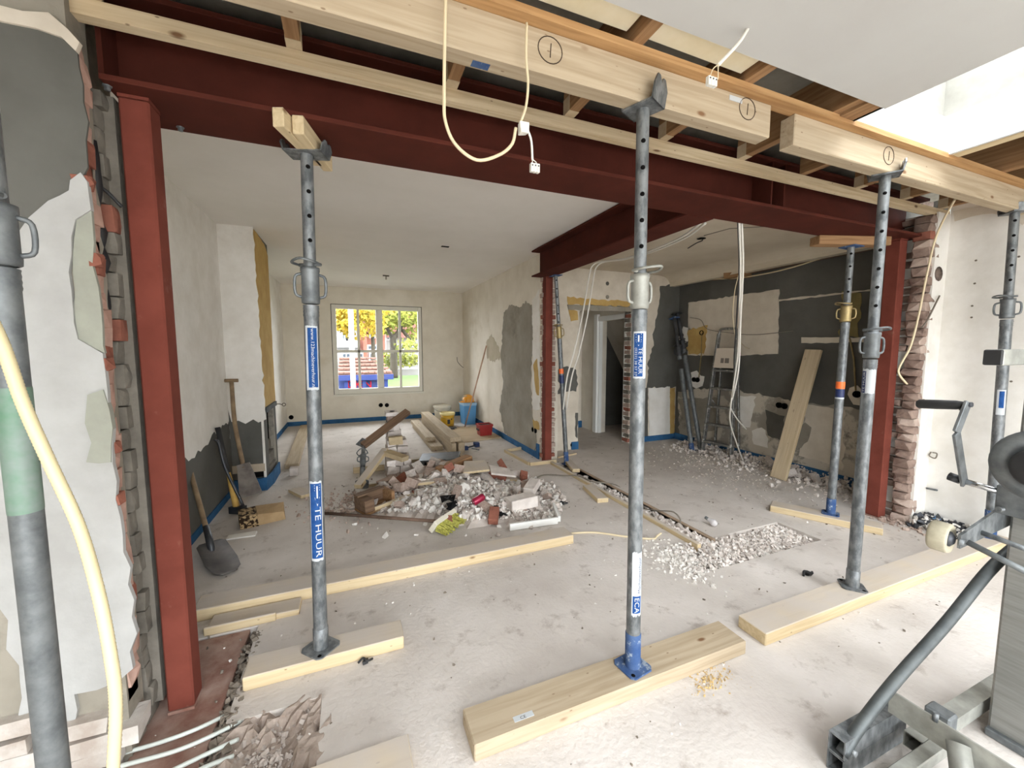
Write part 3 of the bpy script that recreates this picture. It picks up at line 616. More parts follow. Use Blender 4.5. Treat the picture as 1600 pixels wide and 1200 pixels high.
U_.box(SX0-u-t, SX1+u+t, SY1+.015, SY1+.05, 2.76, 3.08).box(SX1+.015, SX1+.05, SY0, SY1+.02, 2.76, 3.08).box(SX0-.05, SX0-.015, SY0, SY1+.02, 2.76, 3.08).box(SX0-u-t, SX1+u+t, SY0-.05, SY0-.015, 2.76, 3.08)
part('upstand', U_, mat('grey_upstand', (172, 170, 162), (150, 148, 140), 4, .8), SK)
K_ = MB(); K_.box(SX1-.06, SX1+.02, SY0, SY1-.38, 2.95, 3.0).box(SX0-.02, SX0+.06, SY0, SY1-.38, 2.95, 3.0).box(SX0, SX1, SY1-.44, SY1-.38, 2.95, 3.0)
part('dome_frame', K_, white_paint, SK, bevel=.004)
part('pane', MB().box(SX0-.03, SX1+.03, SY0-.03, SY1+.03, 3.08, 3.085), glass, SK)

R_ = shell('added_roof_light'); L_ = MB(); t = .02  # second roof light, added out of view to brighten the floor from above
L_.box(RX0-t, RX1+t, RY1, RY1+t, 2.54, 3.0).box(RX0-t, RX1+t, RY0-t, RY0, 2.54, 3.0).box(RX0-t, RX0, RY0, RY1, 2.54, 3.0).box(RX1, RX1+t, RY0, RY1, 2.54, 3.0)
part('shaft_lining', L_, white_paint, R_)
part('pane', MB().box(RX0-.02, RX1+.02, RY0-.02, RY1+.02, 3.0, 3.006), glass, R_)
for k in (1, 2): x = RX0+(RX1-RX0)*k/3; part('glazing_bar', MB().box(x-.03, x+.03, RY0, RY1, 2.95, 3.0), white_paint, R_)
# ------------------------------------------------------------------ steel frame
def ibeam(name, label, x0, x1, yc, z0, h, bw, tw, tf, axis, m=red_oxide):
    """axis 'X': from x0 to x1 at y = yc; axis 'Y': from x0 to x1 along y at x = yc"""
    def bx(mb, a, b, c, d, e, f): return mb.box(a, b, c, d, e, f) if axis == 'X' else mb.box(c, d, a, b, e, f)
    loc = ((x0+x1)/2, yc, z0) if axis == 'X' else (yc, (x0+x1)/2, z0)
    T = thing(name, label, 'beam', loc)
    part('bottom_flange', bx(MB(), x0, x1, yc-bw/2, yc+bw/2, z0, z0+tf), m, T, bevel=.002)
    part('web', bx(MB(), x0, x1, yc-tw/2, yc+tw/2, z0+tf, z0+h-tf), m, T)
    part('top_flange', bx(MB(), x0, x1, yc-bw/2, yc+bw/2, z0+h-tf, z0+h), m, T, bevel=.002)
    return T, bx
B1, bx = ibeam('steel_beam', 'long dark red steel beam spanning the whole opening on two columns', -.74, 4.31, 1.95, 2.34, .30, .30, .012, .019, 'X')
part('end_plate', MB().box(-.755, -.74, 1.84, 2.06, 2.36, 2.62), red_oxide, B1)
for x in (2.50, 2.62): part('stiffener', MB().box(x-.006, x+.006, 1.81, 1.944, 2.359, 2.621), red_oxide, B1)
for x, y in ((-.735, 1.84), (-.605, 2.06)): part('bolt', MB().lathe([(0, -.012), (.009, -.012), (.009, 0), (.014, 0), (.014, .004)], (x, y, 2.337), 6), galv, B1)
B2, bx = ibeam('steel_beam', 'shorter dark red steel beam running back between the two rooms', 2.105, 4.575, 2.225, 2.34, .315, .24, .011, .017, 'Y')
def column(label, x0, x1, y0, y1, h, m=red_column):
    T = thing('steel_column', label, 'column', ((x0+x1)/2, (y0+y1)/2, 0))
    part('shaft', MB().box(x0, x1, y0, y1, .012, h-.012), m, T, bevel=.006)
    part('cap_plate', MB().box(x0, x1, y0, y1, h-.012, h-.001), m, T)
    part('foot_plate', MB().box(x0, x1, y0, y1, .0, .012), red_dust, T)
    return T
column('dark red steel column by the broken wall at the left end of the beam', -.722, -.635, 1.868, 1.962, 2.34)
column('dark red steel column by the toothed brickwork at the right end of the beam', 4.137, 4.235, 1.885, 1.985, 2.34)
column('far dark red steel column under the back end of the shorter beam', 2.25, 2.345, 4.46, 4.56, 2.34)
sp = MB().box(-.785, -.535, 1.54, 2.33, -.03, -.004)
solo('steel_base_plate', sp, red_dust, 'dusty red steel base plate let into the floor under the left column', 'plate', bevel=.003)

# ------------------------------------------------------------------ temporary timbers
def timber(name, label, x0, x1, y0, y1, z0, z1, m, cat='plank', group=None, bev=.004):
    return solo(name, MB().box(x0, x1, y0, y1, z0, z1), m, label, cat, group, bevel=bev)
T1 = timber('timber_beam', 'long pale support timber across the ceiling with two circled pencil ones', -.62, 1.765, 1.30, 1.37, 2.388, 2.527, pine('X'), 'timber')
T2 = timber('timber_beam', 'pale support timber held by the prop nearest the skylight', 1.925, 4.42, 1.30, 1.37, 2.388, 2.527, pine('X'), 'timber')
def fmark(T, cx, cy, rx, ry, one=True):
    c = PY(cx, cy, 1.2985); a = PY(cx+rx, cy, 1.2985); b = PY(cx, cy+ry, 1.2985)
    w_, h_ = (a-c).length, (b-c).length
    mb = MB(); mb.tube([(c.x+w_*math.cos(k*PI/12), 1.2992, c.z+h_*math.sin(k*PI/12)) for k in range(25)], .0018, 5)
    if one: mb.tube([(c.x, 1.2992, c.z-h_*.55), (c.x+.003, 1.2992, c.z+h_*.5)], .0018, 5)
    part('pencil_mark', mb, ink, T, 'circled pencil figure 1' if one else 'pencil circle')
fmark(T1, 860, 78, 18, 21); fmark(T1, 1168, 170, 12, 17); fmark(T2, 1389, 243, 8, 14)
p = PY(1140, 147, 1.299); part('label_sticker', MB().box(p.x, p.x+.075, 1.2982, 1.30, p.z-.022, p.z-.002), sticker_white, T1)
part('blue_stain', MB().box(.40, .46, 1.33, 1.36, 2.3872, 2.389), bluepaint, T1)

P2 = timber('sole_plank', 'clean pale sole plank with a small printed sticker in the foreground', .355, 1.70, 1.237, 1.395, 0, .066, pine('X'), group=None)
PZs = .0668
st = MB().box(.52, .60, 1.265, 1.288, .0655, .0668); part('label_sticker', st, sticker_white, P2, 'small white printed sticker')
vs, fs = text_geo('CE', .02); tb = MB().add([(v.x*1+.545, v.y*.9+1.268, .0671) for v in vs], fs); part('sticker_print', tb, ink, P2)
timber('sole_plank', 'dusty sole plank under the prop beside the left column', -.474, .192, 1.885, 2.02, 0, .063, dustpine('X'))
timber('sole_plank', 'long dusty sole plank reaching back to the right wall', 1.832, 4.44, 1.235, 1.385, 0, .066, dustpine('X'))
timber('sole_plank', 'long plank lying across the floor before the rubble heap', -.83, 1.50, 2.49, 2.64, .0, .068, dustpine('X'))
timber('floor_board', 'short pale board beside the left column foot', -.73, -.31, 2.36, 2.48, -.004, .030, dustpine('X'))
timber('floor_board', 'thin dusty board lying against the step of the long plank', -.74, -.42, 2.345, 2.362, .0, .045, dustpine('X'))
timber('sole_plank', 'dusty plank end cut off by the lower edge, nearest the camera', -.70, .147, 1.20, 1.375, 0, .066, dustpine('X'))
M, mb = bar((3.50, 2.38, .028), (3.86, 1.73, .028), .15, .056); mb2 = solo('sole_plank', mb, dustpine('X'), 'dusty sole plank lying askew under the prop by the right column', 'plank', bevel=.004, M=M)
M, mb = bar((4.40, 2.93, .0), (4.79, 2.88, 1.44), .17, .035, (-1, 0, .3)); solo('leaning_board', mb, dustpine('X'), 'long bare board leaning on the dark grey wall', 'board', bevel=.003, M=M)
M, mb = bar((2.245, 3.46, .022), (2.17, 3.08, .022), .11, .044); solo('wood_offcut', mb, dustpine('X'), 'short offcut lying alone on the floor before the channel', 'offcut', bevel=.003, M=M)
M, mb = bar((2.53, 4.38, .022), (2.42, 3.98, .022), .09, .044); solo('wood_offcut', mb, dustpine('X'), 'short offcut at the foot of the blue-topped prop', 'offcut', bevel=.003, M=M)
timber('edge_batten', 'long narrow batten along the near side of the floor channel', 2.295, 2.33, 2.08, 4.40, -.03, .035, dustpine('Y'), 'batten')
timber('edge_batten', 'wide batten lining the far side of the floor channel', 2.50, 2.53, 2.13, 4.42, -.05, .012, wood('grey_brown_wood', (168, 148, 126), (146, 126, 106), 'Y', False), 'batten')
M, mb = bar((2.40, 4.44, .02), (2.03, 4.44, .02), .03, .04); solo('edge_batten', mb, dustpine('X'), 'short batten across the floor before the far column', 'batten', M=M)
M, mb = bar((2.03, 4.46, .02), (1.98, 5.18, .02), .03, .04); solo('edge_batten', mb, dustpine('X'), 'batten running back from the far column corner', 'batten', M=M)
M, mb = bar((1.98, 5.18, .02), (2.24, 5.22, .02), .03, .04); solo('edge_batten', mb, dustpine('X'), 'batten end touching the blue foil by the grey patch', 'batten', M=M)
M, mb = bar((2.52, 4.62, .01), (2.85, 4.70, .01), .03, .02); solo('edge_batten', mb, dustpine('X'), 'thin strip at the foot of the white plaster stub', 'batten', M=M)

# ------------------------------------------------------------------ steel props
def tubearc(r, a0, a1, z0, z1, k=10, rag=0):
    mb = MB(); vs = []; fs = []
    for i in range(k+1):
        a = a0 + (a1-a0)*i/k
        vs += [(r*math.cos(a), r*math.sin(a), z0+(random.uniform(-rag, rag) if rag else 0)), (r*math.cos(a), r*math.sin(a), z1+(random.uniform(-rag, rag) if rag else 0))]
    for i in range(k): fs.append((2*i, 2*i+2, 2*i+3, 2*i+1))
    return mb.add(vs, fs, True)
def tubetext(s, size, r, ac, ztop, down=True, zlen=None):
    """lettering wrapped on a tube: runs down (letter tops to the viewer's right) or up"""
    vs, fs = text_geo(s, size); xm = max(v.x for v in vs); k = (zlen/xm) if zlen else 1
    ym = max(v.y for v in vs)/2; out = []
    for v in vs:
        if down: zz = ztop - v.x*k; a = ac + (v.y-ym)/r
        else: zz = ztop - (xm - v.x)*k; a = ac - (v.y-ym)/r
        out.append((r*math.cos(a), r*math.sin(a), zz))
    return MB().add(out, fs)
def prop(label, base, top, zj, zc, ro=.030, ri=.0245, base_m=None, foot=.10, head='plate', rot=0, group='steel props', outer=galv, inner=galv, collar_m=galv2, handle='loops', hy=0, base_rot=.3, foot_h=.10, name='steel_prop', holes=True, ring_a=None, no_base=False, hole0=.06):
    b, t = Vector(base), Vector(top); ax = t-b; L = ax.length
    q = Vector((0, 0, 1)).rotation_difference(ax.normalized())
    T = thing(name, label, 'prop', b, group, q)
    ca = math.atan2(-b.y, -b.x)                       # side that faces the camera
    s = L/(t.z-b.z) if abs(t.z-b.z) > .3 else 1
    zj = (zj-b.z)*s; zc0, zc1 = (zc[0]-b.z)*s, (zc[1]-b.z)*s
    c_, s_ = math.cos(base_rot), math.sin(base_rot); f = foot/2
    if not no_base:
        bp = MB(); k = .25*f
        pts = [(-f, -f+k), (-f+k, -f), (f-k, -f), (f, -f+k), (f, f-k), (f-k, f), (-f+k, f), (-f, f-k)]
        bp.prism([(x*c_-y*s_, x*s_+y*c_, 0) for x, y in pts], (0, 0, .007))
        part('base_plate', bp, base_m or outer, T, local=True)
        for sg in (1, -1): part('plate_hole', MB().lathe([(0, 0), (.009, 0), (.009, .0005), (0, .0005)], (sg*f*.7*(c_-s_), sg*f*.7*(s_+c_), .0073), 8), black, T, local=True)
    part('foot_sleeve', MB().lathe([(ro+.003, .006), (ro+.003, foot_h), (ro, foot_h+.004)], n=20), base_m or outer, T, local=True)
    part('outer_tube', MB().lathe([(ro, foot_h), (ro, zj)], n=24), outer, T, local=True)
    part('thread', MB().lathe([(ro+.001+.0012*(i % 2), zc0-.055+.007*i) for i in range(8)], n=20), outer, T, local=True)
    part('inner_tube', MB().lathe([(ri, zc0), (ri, L-.006)], n=24), inner, T, local=True)
    part('collar', MB().lathe([(ro, zc0), (ro+.006, zc0+.004), (ro+.007, zc0+.02), (ro+.005, zc0+.03), (ro+.005, zc1-.025), (ro+.008, zc1-.015), (ro+.008, zc1), (ri, zc1)], n=24), collar_m, T, local=True)
    hz = (zc0+zc1)/2; hh = (zc1-zc0)*.32
    for sg in (1, -1):
        a = ca + hy + sg*PI/2; d = Vector((math.cos(a), math.sin(a), 0)); r0 = ro+.004; r1 = ro+.028
        part('collar_handle', MB().tube(cr([d*r0+Vector((0, 0, hz-hh)), d*r1+Vector((0, 0, hz-hh*.7)), d*r1+Vector((0, 0, hz+hh*.7)), d*r0+Vector((0, 0, hz+hh))], 4), .006, 8), collar_m, T, local=True)
    a = ca + (ring_a if ring_a is not None else 1.2); d = Vector((math.cos(a), math.sin(a), 0))
    pn = MB().tube([-d*.05+Vector((0, 0, zc1+.012)), d*.05+Vector((0, 0, zc1+.012))], .007, 8)
    e = Vector((-d.y, d.x, 0))
    pn.tube(cr([-d*.05+Vector((0, 0, zc1+.012)), -d*.05-e*.05+Vector((0, 0, zc1+.014)), d*.01-e*.085+Vector((0, 0, zc1+.022)), d*.05-e*.05+Vector((0, 0, zc1+.014)), d*.05+Vector((0, 0, zc1+.012))], 4), .0055, 8)
    part('locking_pin', pn, collar_m, T, local=True)
    if holes:
        hb = 0; z = L - hole0
        while z > zc1+.05:
            for aa in (ca+.15, ca+.15+PI):
                dv = Vector((math.cos(aa), math.sin(aa), 0))
                part('pin_hole', MB().lathe([(0, .0012), (.0085, .0012), (.009, -.001)], dv*ri+Vector((0, 0, z)), 12, dv), black, T, local=True)
            z -= .10
    h = MB(); c_, s_ = math.cos(rot), math.sin(rot)
    if head == 'plate':
        f2 = .06; h.prism([(x*c_-y*s_, x*s_+y*c_, L-.007) for x, y in ((-f2, -f2), (f2, -f2), (f2, f2), (-f2, f2))], (0, 0, .007))
        part('head_plate', h, base_m or inner, T, local=True)
    else:          # U-shaped fork head: a plate with two cropped ears turned up
        wl_, wd, eh, th_ = head
        def R(x, y, z): return (x*c_-y*s_, x*s_+y*c_, L+z)
        h.prism([R(-wl_, -wd, -.006), R(wl_, -wd, -.006), R(wl_, wd, -.006), R(-wl_, wd, -.006)], (0, 0, th_))
        for sg in (1, -1):
            h.prism([R(sg*wl_, -wd, -.006), R(sg*wl_, wd, -.006), R(sg*(wl_+.010), wd, eh*.6), R(sg*(wl_+.012), wd*.62, eh), R(sg*(wl_+.012), wd*.25, eh), R(sg*(wl_+.011), 0, eh*.72), R(sg*(wl_+.012), -wd*.25, eh), R(sg*(wl_+.012), -wd*.62, eh), R(sg*(wl_+.010), -wd, eh*.6)], (-sg*th_*c_, -sg*th_*s_, 0))
        part('fork_head', h, inner, T, local=True)
    T['ca'] = ca
    return T, ca, ro, (lambda z: (z-b.z)*s)
# prop under the main beam, left
zP = lambda py: PY(490, py, 1.975).z
tA, ca, ro, zl = prop('galvanised prop with a blue web address sticker, holding two wood blocks under the red beam', (-.175, 1.955, .063), (-.145, 1.955, 2.272), zP(478), (zP(476), zP(420)), head=(.078, .045, .045, .006), rot=-.35, outer=galv, base_rot=.75, foot=.13, ring_a=1.0)
a0 = ca - .35
part('sticker', tubearc(ro+.0006, a0-.65, a0+1.15, zl(zP(608)), zl(zP(510)), 12, .002), sticker_white, tA, 'white sticker with a blue field')
part('sticker_field', tubearc(ro+.0010, a0-.25, a0+1.0, zl(zP(604)), zl(zP(513))), sticker_blue, tA)
part('sticker_print', tubetext('www.123machineverhuur.nl', .020, ro+.0014, a0+.42, zl(zP(514)), True, zl(zP(514))-zl(zP(604))), sticker_white, tA, 'white letters www.123machineverhuur.nl')
part('sticker', tubearc(ro+.0006, a0-.75, a0+1.1, zl(zP(870)), zl(zP(748)), 12, .003), sticker_white, tA, 'white sticker with a blue field')
part('sticker_field', tubearc(ro+.0010, a0-.6, a0+1.0, zl(zP(866)), zl(zP(751))), sticker_blue, tA)
part('sticker_print', tubetext('TE HUUR', .034, ro+.0014, a0+.45, zl(zP(787)), True, zl(zP(787))-zl(zP(864))), sticker_white, tA, 'white letters TE HUUR')
def arrow(T, ac, ztop, L, r):
    vs = []; fs = []
    def P(u, z): vs.append((r*math.cos(ac+u), r*math.sin(ac+u), z)); return len(vs)-1
    fs.append((P(-.09, ztop), P(.09, ztop), P(.09, ztop-L*.6), P(-.09, ztop-L*.6)))
    fs.append((P(-.35, ztop-L*.55), P(.35, ztop-L*.55), P(0, ztop-L)))
    for i in range(3): fs.append((P(-.35, ztop-.002-i*.011+.008), P(.35, ztop-.002-i*.011+.008), P(.35, ztop-.007-i*.011+.008), P(-.35, ztop-.007-i*.011+.008)))
    part('sticker_print', MB().add(vs, fs), sticker_white, T, 'white arrow')
arrow(tA, a0+.42, zl(zP(755)), zl(zP(755))-zl(zP(786)), ro+.0014)
for i, dx in enumerate((-.030, .030)):
    M, mb = bar(PZ(*((434, 182), (465, 194))[i], 2.3045), PZ(*((497, 247), (512, 256))[i], 2.3045), .042, .069)
    solo('wood_block', mb, dustpine('X'), ['pale wood block on the left prop head, left of the pair', 'pale wood block on the left prop head, right of the pair'][i], 'block', 'blocks between prop and beam', bevel=.003, M=M)
# middle prop
zP = lambda py: PY(1000, py, 1.316).z
tB, ca, ro, zl = prop('galvanised prop with blue-painted foot on the clean pale plank', (1.10, 1.318, .066), (1.092, 1.335, 2.386), zP(484), (zP(483), zP(428)), base_m=bluepaint, head=(.064, .052, .085, .007), rot=-1.15, collar_m=aged_galv, base_rot=.15, foot=.125, foot_h=.155, hy=.75, ring_a=2.6, hole0=.13)
a0 = ca + .25
part('sticker', tubearc(ro+.0006, a0-.95, a0+.95, zl(zP(591)), zl(zP(518)), 12, .001), sticker_white, tB, 'white sticker with a blue field')
part('sticker_field', tubearc(ro+.0010, a0-.85, a0+.35, zl(zP(588)), zl(zP(521))), sticker_blue, tB)
part('sticker_print', tubetext('TE HUUR', .022, ro+.0014, a0+.02, zl(zP(543)), True, zl(zP(543))-zl(zP(584))), sticker_white, tB, 'white letters TE HUUR')
part('sticker_print', tubetext('(0321) 38 57 57', .014, ro+.0014, a0-.55, zl(zP(543)), True, zl(zP(543))-zl(zP(587))), sticker_white, tB, 'white telephone number')
arrow(tB, a0-.25, zl(zP(524)), zl(zP(524))-zl(zP(541)), ro+.0014)
part('sticker', tubearc(ro+.0006, a0-.55, a0+.95, zl(zP(954)), zl(zP(858)), 12, .006), sticker_white, tB, 'torn white sticker')
part('sticker_field', tubearc(ro+.0010, a0-.4, a0+.8, zl(zP(950)), zl(zP(924))), sticker_blue, tB)
part('sticker_print', tubetext('ECA', .030, ro+.0014, a0+.2, zl(zP(926)), True, zl(zP(926))-zl(zP(949))), sticker_white, tB, 'white letters on blue')
part('sticker_print', tubetext('Machineverhuur', .022, ro+.0014, a0+.5, zl(zP(865)), False, zl(zP(865))-zl(zP(920))), sticker_navy, tB, 'dark letters Machineverhuur')
# right prop
zP = lambda py: PY(1360, py, 1.314).z
tC, ca, ro, zl = prop('galvanised prop with a torn white sticker on the long dusty plank', (2.675, 1.316, .066), (2.72, 1.33, 2.386), zP(562), (zP(560), zP(519)), head=(.064, .046, .065, .007), rot=-.95, base_rot=.75, foot=.12, foot_h=.10, hy=.6, ring_a=2.2, hole0=.1)
a0 = ca + .1
part('sticker', tubearc(ro+.0006, a0-1.3, a0+1.0, zl(zP(615)), zl(zP(577)), 12, .004), sticker_white, tC, 'torn white sticker')
part('sticker_field', tubearc(ro+.0010, a0-1.3, a0-.55, zl(zP(614)), zl(zP(580))), sticker_navy, tC)
part('sticker_print', tubetext('TE HUUR', .017, ro+.0014, a0-.85, zl(zP(581)), False, zl(zP(581))-zl(zP(613))), sticker_white, tC, 'white letters TE HUUR')
# prop behind the right one, against the beam
zP = lambda py: PY(1305, py, 2.02).z
tD, ca, ro, zl = prop('prop with an orange tape band, standing on the skewed plank by the right column', (3.735, 2.03, .056), (3.76, 2.03, 2.27), zP(503), (zP(502), zP(476)), base_m=bluepaint, outer=galv, collar_m=brass, base_rot=.5, foot=.12, foot_h=.13, hy=0, ring_a=.6)
part('tape_band', MB().lathe([(ro+.001, zl(zP(608))), (ro+.0015, zl(zP(607))), (ro+.0015, zl(zP(598))), (ro+.001, zl(zP(597)))], n=20), orange_tape, tD, 'orange tape band')
part('sticker', MB().lathe([(ro+.001, zl(zP(621.5))), (ro+.001, zl(zP(609)))], n=20), sticker_navy, tD, 'navy sticker')
part('sticker', MB().lathe([(ro+.0012, zl(zP(624))), (ro+.0012, zl(zP(621.5)))], n=20), sticker_white, tD)
M, mb = bar((3.45, 2.12, 2.305), (4.02, 1.93, 2.305), .10, .068); solo('wood_block', mb, brownwood('X'), 'brown wood block on the blue prop head under the right end of the beam', 'block', bevel=.004, M=M)
# prop below the shorter beam
tE, ca, ro, zl = prop('slim prop with blue head plate under the back end of the shorter beam', (2.49, 4.33, 0), (2.33, 4.36, 2.338), PY(878, 528, 4.35).z, (PY(878, 529, 4.35).z, PY(878, 510, 4.35).z), base_m=bluepaint, ro=.028, ri=.023, foot_h=.16, collar_m=brass, base_rot=.2)
part('tape_band', MB().lathe([(ro+.001, zl(1.15)), (ro+.0015, zl(1.16)), (ro+.0015, zl(1.20)), (ro+.001, zl(1.21))], n=16), orange_tape, tE, 'orange tape band')
part('sticker', MB().lathe([(ro+.001, zl(1.03)), (ro+.001, zl(1.13))], n=16), sticker_navy, tE)
# prop at the right edge under the end of timber two
zP = lambda py: PX(1588, py, 4.2).z
tF, ca, ro, zl = prop('prop at the right wall under the end of the skylight timber', (4.33, 1.31, .066), (4.27, 1.335, 2.386), zP(500), (zP(496), zP(464)), base_m=bluepaint, head=(.062, .048, .05, .007), rot=.9, foot_h=.20, ring_a=.9)
part('sticker', tubearc(ro+.0008, ca-.6, ca+.9, zl(.98), zl(1.16)), sticker_white, tF)
part('sticker_field', tubearc(ro+.0012, ca-.2, ca+.6, zl(1.03), zl(1.15)), sticker_blue, tF)
# left foreground prop
zP = lambda py: PY(20, py, 1.34).z
tG, ca, ro, zl = prop('green-stained prop standing in front of the white wall at the left edge', (-.76, 1.335, 0.0), (-.755, 1.335, 2.386), zP(420), (zP(417), zP(322)), collar_m=galv2, outer=galv2, base_rot=.4, ro=.030, head=(.062, .048, .06, .007), rot=1.2, foot_h=.3, hy=-.35, ring_a=.3)
part('paint_band', MB().lathe([(ro+.0005, zl(zP(800))), (ro+.0008, zl(zP(795))), (ro+.0008, zl(zP(610))), (ro+.0005, zl(zP(605)))], n=24), greenpaint, tG, 'worn green paint')
# props leaning in the corner of the side room
def pl(px, py, x): return PX(px, py, x)
prop('galvanised prop leaning in the far corner, nearer of two', (4.49, 4.24, 0), (4.66, 4.84, 1.93), 1.15, (1.35, 1.48), base_m=bluepaint, outer=galv2, inner=steel_dark, ro=.032, group='props leaning in the corner', holes=False, collar_m=steel_dark)
prop('galvanised prop leaning in the far corner, half behind its twin', (4.62, 4.20, 0), (4.73, 4.85, 2.0), 1.35, (1.45, 1.58), outer=galv2, inner=steel_dark, ro=.032, group='props leaning in the corner', holes=False, collar_m=steel_dark)
part_ = None
# short prop lying over the planks by the brick pier
prop('short prop lying beside the brick pier with its square plates up', (.06, 4.22, .085), (.10, 4.72, .40), .20, (.24, .30), ro=.026, ri=.022, foot=.13, holes=False, base_rot=0, head='plate', rot=.6)

# ------------------------------------------------------------------ cables and hoses
def cable(name, pts, r, m, label, cat='cable', group=None, k=6, n=8):
    T = solo(name, MB().tube(cr(pts, k), r, n), m, label, cat, group); return T
def conn(parent, p, sz=.011, n=3, m=white_pvc):
    p = Vector(p)
    for i in range(n):
        q = p + Vector((sz*(i-(n-1)/2)*1.05, 0, 0))
        part('terminal', MB().box(q.x-sz*.48, q.x+sz*.48, q.y-.007, q.y+.007, q.z-.028, q.z), m, parent, bevel=.001)
        part('terminal_screw', MB().lathe([(0, 0), (.0028, 0), (.0028, .001), (0, .001)], (q.x, q.y-.0072, q.z-.008), 8, (0, -1, 0)), steel_dark, parent)
yc = 1.255
pts = [PY(697, -30, 1.25), PY(695, 60, yc), PY(694, 150, yc), PY(696, 190, yc), PY(712, 226, yc), PY(745, 250, yc), PY(780, 242, yc), PY(800, 225, yc), PY(806, 200, yc)]
Lp = thing('hanging_cable', 'cream cable hanging in a loop over the long support timber', 'cable', pts[5])
part('sheath', MB().tube(cr(pts), .0052, 8), cream_cable, Lp)
part('sheath', MB().tube(cr([PY(823, 36, 1.255), PY(822, 90, yc), PY(825, 130, yc), PY(822, 165, yc), PY(814, 190, yc)]), .0045, 8), cream_cable, Lp)
part('sheath', MB().tube(cr([PY(824, 202, yc), PY(830, 220, yc), PY(832, 250, yc)]), .0038, 8), white_pvc, Lp)
part('terminal_cluster', MB().box(*(lambda c: (c.x-.014, c.x+.014, yc-.012, yc+.012, c.z-.018, c.z+.014))(PY(818, 200, yc)), .004), white_pvc, Lp, bevel=.002)
for dx in (-3, 3): part('core', MB().tube(cr([PY(832, 249, yc), PY(835+dx, 254, yc), PY(835+dx, 258, yc)]), .0016, 6), white_pvc, Lp)
conn(Lp, PY(835.5, 256, yc), .0105)
yc = 1.05
c0 = PZ(1190, -14, 2.538)
L2 = thing('hanging_cable', 'white cable dropping from the white ceiling board with a terminal block', 'cable', c0)
part('sheath', MB().tube(cr([c0, PY(1180, 20, yc), PY(1158, 62, yc), PY(1122, 102, yc)]), .0058, 8), white_pvc, L2)
for q in (((1122, 101), (1114, 108), (1109, 121)), ((1122, 101), (1122, 112), (1122, 124))): part('core', MB().tube(cr([PY(*a, yc) for a in q]), .0018, 6), cream_cable, L2)
conn(L2, PY(1112, 121, yc), .0125)
cable('hanging_cable', [PY(1492, 312, 1.42), PY(1476, 340, 1.55), PY(1460, 378, 1.66), PY(1446, 440, 1.70), PY(1436, 490, 1.71), PY(1423, 540, 1.71), PY(1406, 572, 1.71), PY(1405, 585, 1.70), PY(1417, 600, 1.69)], .007, cream_cable, 'cream cable hanging down the broken brick edge at the right')
HZ = cr([PY(-40, 450, 1.05), PY(2, 535, 1.05), PY(36, 630, 1.05), PY(76, 720, 1.05), PY(122, 820, 1.04), PY(152, 920, 1.0), PY(172, 1020, .98), PY(181, 1100, .97), PY(176, 1220, .96)], 34)
solo('ribbed_hose', MB().tube(HZ, [.0098 if i % 2 else .0108 for i in range(len(HZ))], 12), hose_m, 'pale yellow ribbed hose hanging in the left foreground', 'hose')
def bundle(px, py, y0, y1, n):
    return [PY(x, y, y0+(y1-y0)*i/(n-1)) for i, (x, y) in enumerate(zip(px, py))]
cable('white_wire', bundle((1155, 1157, 1155, 1152, 1142, 1141, 1150, 1163), (346, 420, 500, 560, 632, 660, 690, 726), 2.12, 3.55, 8), .0075, white_pvc, 'white wire hanging before the ladder down to the floor', group='wires before the ladder')
cable('white_wire', bundle((1159, 1161, 1157, 1154, 1145, 1141, 1152, 1166), (347, 420, 500, 575, 620, 635, 655, 671), 2.13, 3.45, 8), .0075, white_pvc, 'white wire before the ladder ending in mid air', group='wires before the ladder')
cable('white_wire', bundle((1153, 1155, 1151, 1147, 1148), (346, 420, 500, 560, 590), 2.14, 3.4, 5), .006, steel_dark, 'dark wire hanging beside the white wires at the ladder', group='wires before the ladder')
cable('thin_wire', bundle((1154, 1148, 1145, 1147, 1150), (430, 455, 490, 515, 530), 2.6, 3.3, 5), .004, cream_cable, 'thin cream wire bowed out beside the hanging wires')
cable('thin_wire', bundle((1154, 1160, 1168, 1177), (530, 538, 544, 545), 3.35, 3.8, 4), .004, cream_cable, 'thin stray wire end beside the ladder top')
for i, dx in enumerate((0, 8)):
    cable('white_conduit', [PY(1094+dx, 349, 2.30), PY(1062+dx, 372, 2.7), PY(1010+dx, 394, 3.3), PY(970+dx, 405, 3.8), PY(938+dx, 409, 4.15), PY(926+dx, 415, 4.22), PY(921+dx*.9, 430, 4.24), PY(910+dx, 492, 4.24), PY(897+dx, 550, 4.24), PY(886+dx*.9, 590, 4.26), PY(880+dx*.6, 640, 4.30)], .009, white_pvc,
          ['white conduit along the side ceiling, left of the pair', 'white conduit along the side ceiling, right of the pair'][i], group='white conduits')
cable('white_wire', XP(XW-.06, (1030, 433), (1060, 430), (1100, 428), (1160, 420), (1230, 405), (1290, 393)), .010, old_plaster, 'wire clad in plaster crumbs along the top of the dark wall')
cable('thin_wire', XP(XW-.10, (1040, 430), (1070, 434), (1120, 436), (1170, 432), (1230, 420), (1300, 398)), .008, cream_cable, 'cream wire sagging along the top of the dark wall')
cable('thin_wire', XP(XW-.03, (1078, 496), (1095, 500), (1105, 514), (1140, 520), (1180, 523), (1240, 517)), .004, grey_cable, 'grey wire drooping across the pale wall panel')
cable('floor_cable', [PZ(893, 833, .01), PZ(930, 832, .006), PZ(975, 838, .006), PZ(1018, 842, .006), PZ(1026, 838, .006), PZ(1033, 833, .02)], .0075, cream_cable, 'cream cable lying on the floor from the end of the long plank')
